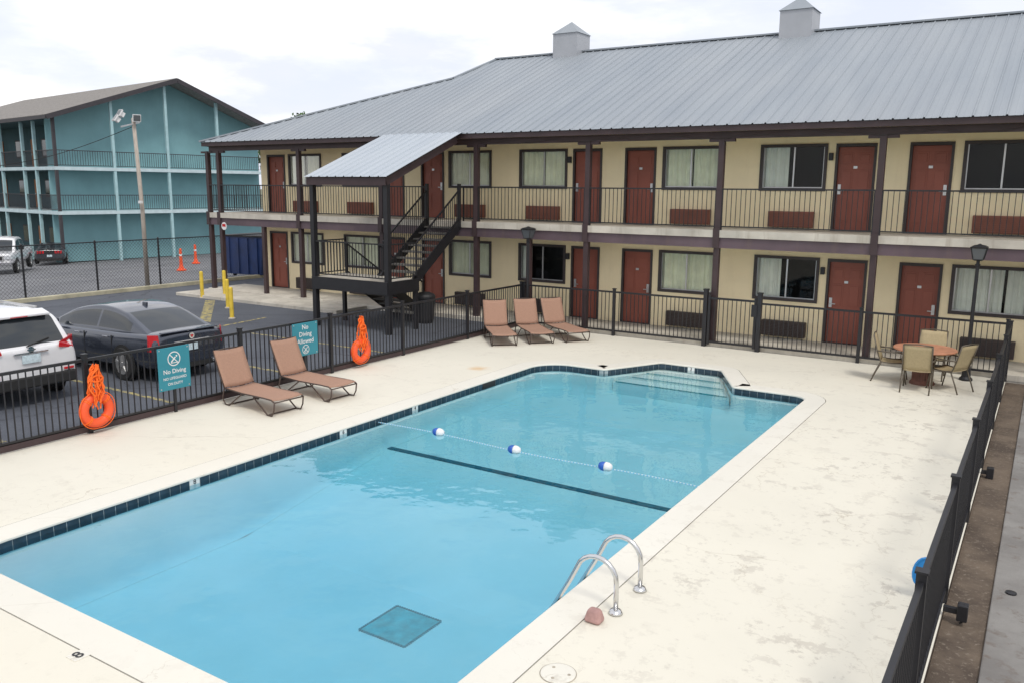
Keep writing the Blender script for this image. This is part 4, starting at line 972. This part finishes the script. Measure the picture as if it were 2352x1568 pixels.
bx(t,'plate_trim',MAT['chrome'],-2.345,-2.31,-.30,.30,.965,.99,bev=.003)
m=MB(); m.lathe([(.055,0),(.055,.01),(.042,.012)],20,(-2.345,0,1.03),'x'); e=m.build('emblem',MAT['chrome'],t); m=MB(); m.box(-2.352,-2.346,-.075,.075,1.02,1.042); m.build('emblem_bar',MAT['chrome'],e)
bx(t,'lower_bumper',MAT['rubber'],-2.34,-2.1,-.80,.80,.34,.55,bev=.03)
m=MB(); m.bar((-2.29,.05,1.08),(-2.20,-.40,1.17),.02,.02); m.build('wiper',MAT['rubber'],t)
bx(t,'brake_light',MAT['red'],-2.035,-2.022,-.15,.15,1.565,1.58,bev=.002)
# pickup
p=PG(22,628); hd=rad(-38)
pk_=[(-2.9,.9,.6,1.15),(-2.85,.98,.52,1.2),(-1.0,1.0,.45,1.18),(.6,1.0,.45,1.18),(1.6,1.0,.45,1.18),(2.4,.98,.48,1.14),(2.75,.95,.5,1.1),(2.86,.88,.52,1.04)]
REG3=[('windscreen',.2,1.9,0,.56),('rear_window',5.3,6.5,0,.5),('side_window',.9,3.3,.76,.965),('side_window',3.42,5.2,.76,.965)]
t,b=make_car('pickup_truck','white pickup truck facing the camera at the left edge of the neighbouring lot',(p.x-1.6,p.y+.6,p.z+.03),hd,MAT['cwhite'],pk_,[(1.5,1.13),(1.1,1.48),(.75,1.78),(.15,1.91),(-.4,1.91),(-.85,1.83),(-.98,1.5),(-1.08,1.14)],(.90,.74),REG3,(-1.75,1.85),.40,'pickup truck')
bx(t,'grille',MAT['alu'],2.84,2.88,-.55,.55,.72,1.02); bx(t,'grille_mesh',MAT['rubber'],2.881,2.89,-.48,.48,.77,.97,bev=.002)
for s in (-1,1): bx(t,'headlight',MAT['headl'],2.74,2.88,s*.76-.18,s*.76+.18,.82,1.03); bx(t,'fog_light',MAT['rubber'],2.8,2.88,s*.66-.14,s*.66+.14,.56,.66); bx(t,'mirror',MAT['rubber'],.95,1.1,s*1.08-.12,s*1.08+.12,1.22,1.45)
bx(t,'bumper',MAT['chrome'],2.78,2.92,-.9,.9,.5,.68,bev=.03); bx(t,'licence_plate',MAT['plate'],2.921,2.93,-.15,.15,.53,.66,bev=.002)
# coupe
p=PG(112,610)
cp_=[(-2.36,.78,.42,.90),(-2.33,.86,.34,.98),(-2.0,.92,.26,1.02),(-1.2,.93,.22,.97),(0,.92,.2,.93),(1.0,.92,.2,.93),(1.7,.9,.22,.88),(2.2,.82,.26,.76),(2.36,.62,.36,.66)]
REG4=[('windscreen',.15,1.85,0,.56),('rear_window',5.05,6.7,0,.56),('side_window',.8,4.4,.76,.965)]
t,b=make_car('coupe','dark silver coupe with red tail lights in the neighbouring lot',(p.x-1.9,p.y+1.4,p.z+.02),rad(146),MAT['csilver'],cp_,[(1.0,.88),(.55,1.10),(.12,1.28),(-.3,1.35),(-.7,1.34),(-1.05,1.26),(-1.45,1.10),(-1.8,.96)],(.82,.60),REG4,(-1.35,1.4),.34)
for s in (-1,1):
    for k in range(3): y=s*(.36+.15*k); bx(t,'tail_light',MAT['red'],-2.40,-2.30,y-.055,y+.055,.73,.91)
bx(t,'rear_panel',MAT['rubber'],-2.375,-2.33,-.72,.72,.725,.915); bx(t,'lower_bumper',MAT['rubber'],-2.38,-2.2,-.7,.7,.26,.42); bx(t,'licence_plate',MAT['plate'],-2.41,-2.39,-.15,.15,.52,.66,bev=.002)
bx(t,'spoiler',MAT['csilver'],-2.3,-2.1,-.75,.75,1.05,1.08)

# ================================================================== trees
def tree(label,X,Y,Z,h,cr,seed):
    random.seed(seed); t=thing('tree',label,'tree',(X,Y,Z),world=False)
    m=MB(); m.tube([(0,0,0),(.1,.05,h*.3),(0,.1,h*.55),(.1,0,h*.8)],[.28,.22,.15,.05],8)
    cl=[]
    for k in range(22):
        a_=random.uniform(0,2*pi); r_=random.uniform(.1,1)*cr; z=h*random.uniform(.5,.96)-r_*.25; c=V((r_*cos(a_),r_*sin(a_),z)); cl.append((c,random.uniform(.5,1.0)*cr*.42)); m.tube([(0,.05,h*.4),c*.6+V((0,0,h*.18)),c],[.10,.06,.02],5)
    m.build('trunk',MAT['bark'],t); m=MB()
    for c,r_ in cl:
        for i in range(230):
            d=V((random.gauss(0,1),random.gauss(0,1),random.gauss(0,.8))).normalized()*r_*random.uniform(.3,1.0); p_=c+d; q=random.uniform(.10,.2)
            u=V((random.gauss(0,1),random.gauss(0,1),random.gauss(0,1))).normalized(); v=u.orthogonal().normalized(); m.poly(p_+u*q,p_+v*q*.6,p_-u*q,p_-v*q*.6)
    m.build('crown',MAT['leaf'],t,recalc=False)
tree('leafy green tree top showing above the motel roof edge',-60.2,56.5,-2.7,13.4,3.2,3)

# ================================================================== camera, light, sky
cam=bpy.data.cameras.new('Camera'); co=bpy.data.objects.new('Camera',cam); COL.objects.link(co)
cam.sensor_width=36; cam.sensor_fit='HORIZONTAL'; cam.lens=36*FPX/2352; cam.clip_end=5000; cam.clip_start=.1
mt=Matrix((( CR.x,CU.x,-F.x,0),(CR.y,CU.y,-F.y,0),(CR.z,CU.z,-F.z,H),(0,0,0,1))); co.matrix_world=mt; S.camera=co
sd=V((.45,-.34,.82)).normalized(); el=math.asin(sd.z); az=math.atan2(sd.x,sd.y)
su=bpy.data.lights.new('Sun','SUN'); su.energy=1.75; su.angle=rad(14); su.color=(1,.95,.87); so=bpy.data.objects.new('Sun',su); COL.objects.link(so); so.rotation_euler=sd.to_track_quat('Z','Y').to_euler(); so.location=(0,0,40)
wd=bpy.data.worlds.new('World'); S.world=wd; wd.use_nodes=True; nt=wd.node_tree; bg=nt.nodes['Background']
sk=node(nt,'ShaderNodeTexSky'); sk.sky_type='NISHITA'; sk.sun_disc=False; sk.sun_elevation=el; sk.sun_rotation=az
tc=node(nt,'ShaderNodeTexCoord'); mp=node(nt,'ShaderNodeMapping'); mp.inputs['Scale'].default_value=(1,1,3.6); mp.inputs['Location'].default_value=(.3,.1,.2); lk(nt,tc.outputs['Generated'],mp.inputs[0])
nz=noise(nt,mp.outputs[0],2.6,9,.55); n2=noise(nt,mp.outputs[0],5.5,8,.58)
cl=mixc(nt,mrange(nt,n2,.40,.56),(7.55,7.75,8.5),(9.9,9.8,9.75)); cl=mixc(nt,mrange(nt,nz,.42,.54,.70,0),cl,(7.2,7.6,8.7))
f_=mrange(nt,nz,.40,.56,.90,1.0)
mixd=mixc(nt,f_,sk.outputs[0],cl); lk(nt,mixd,bg.inputs[0]); bg.inputs[1].default_value=.122
S.view_settings.view_transform='Standard'; S.view_settings.look='None'; S.view_settings.exposure=0
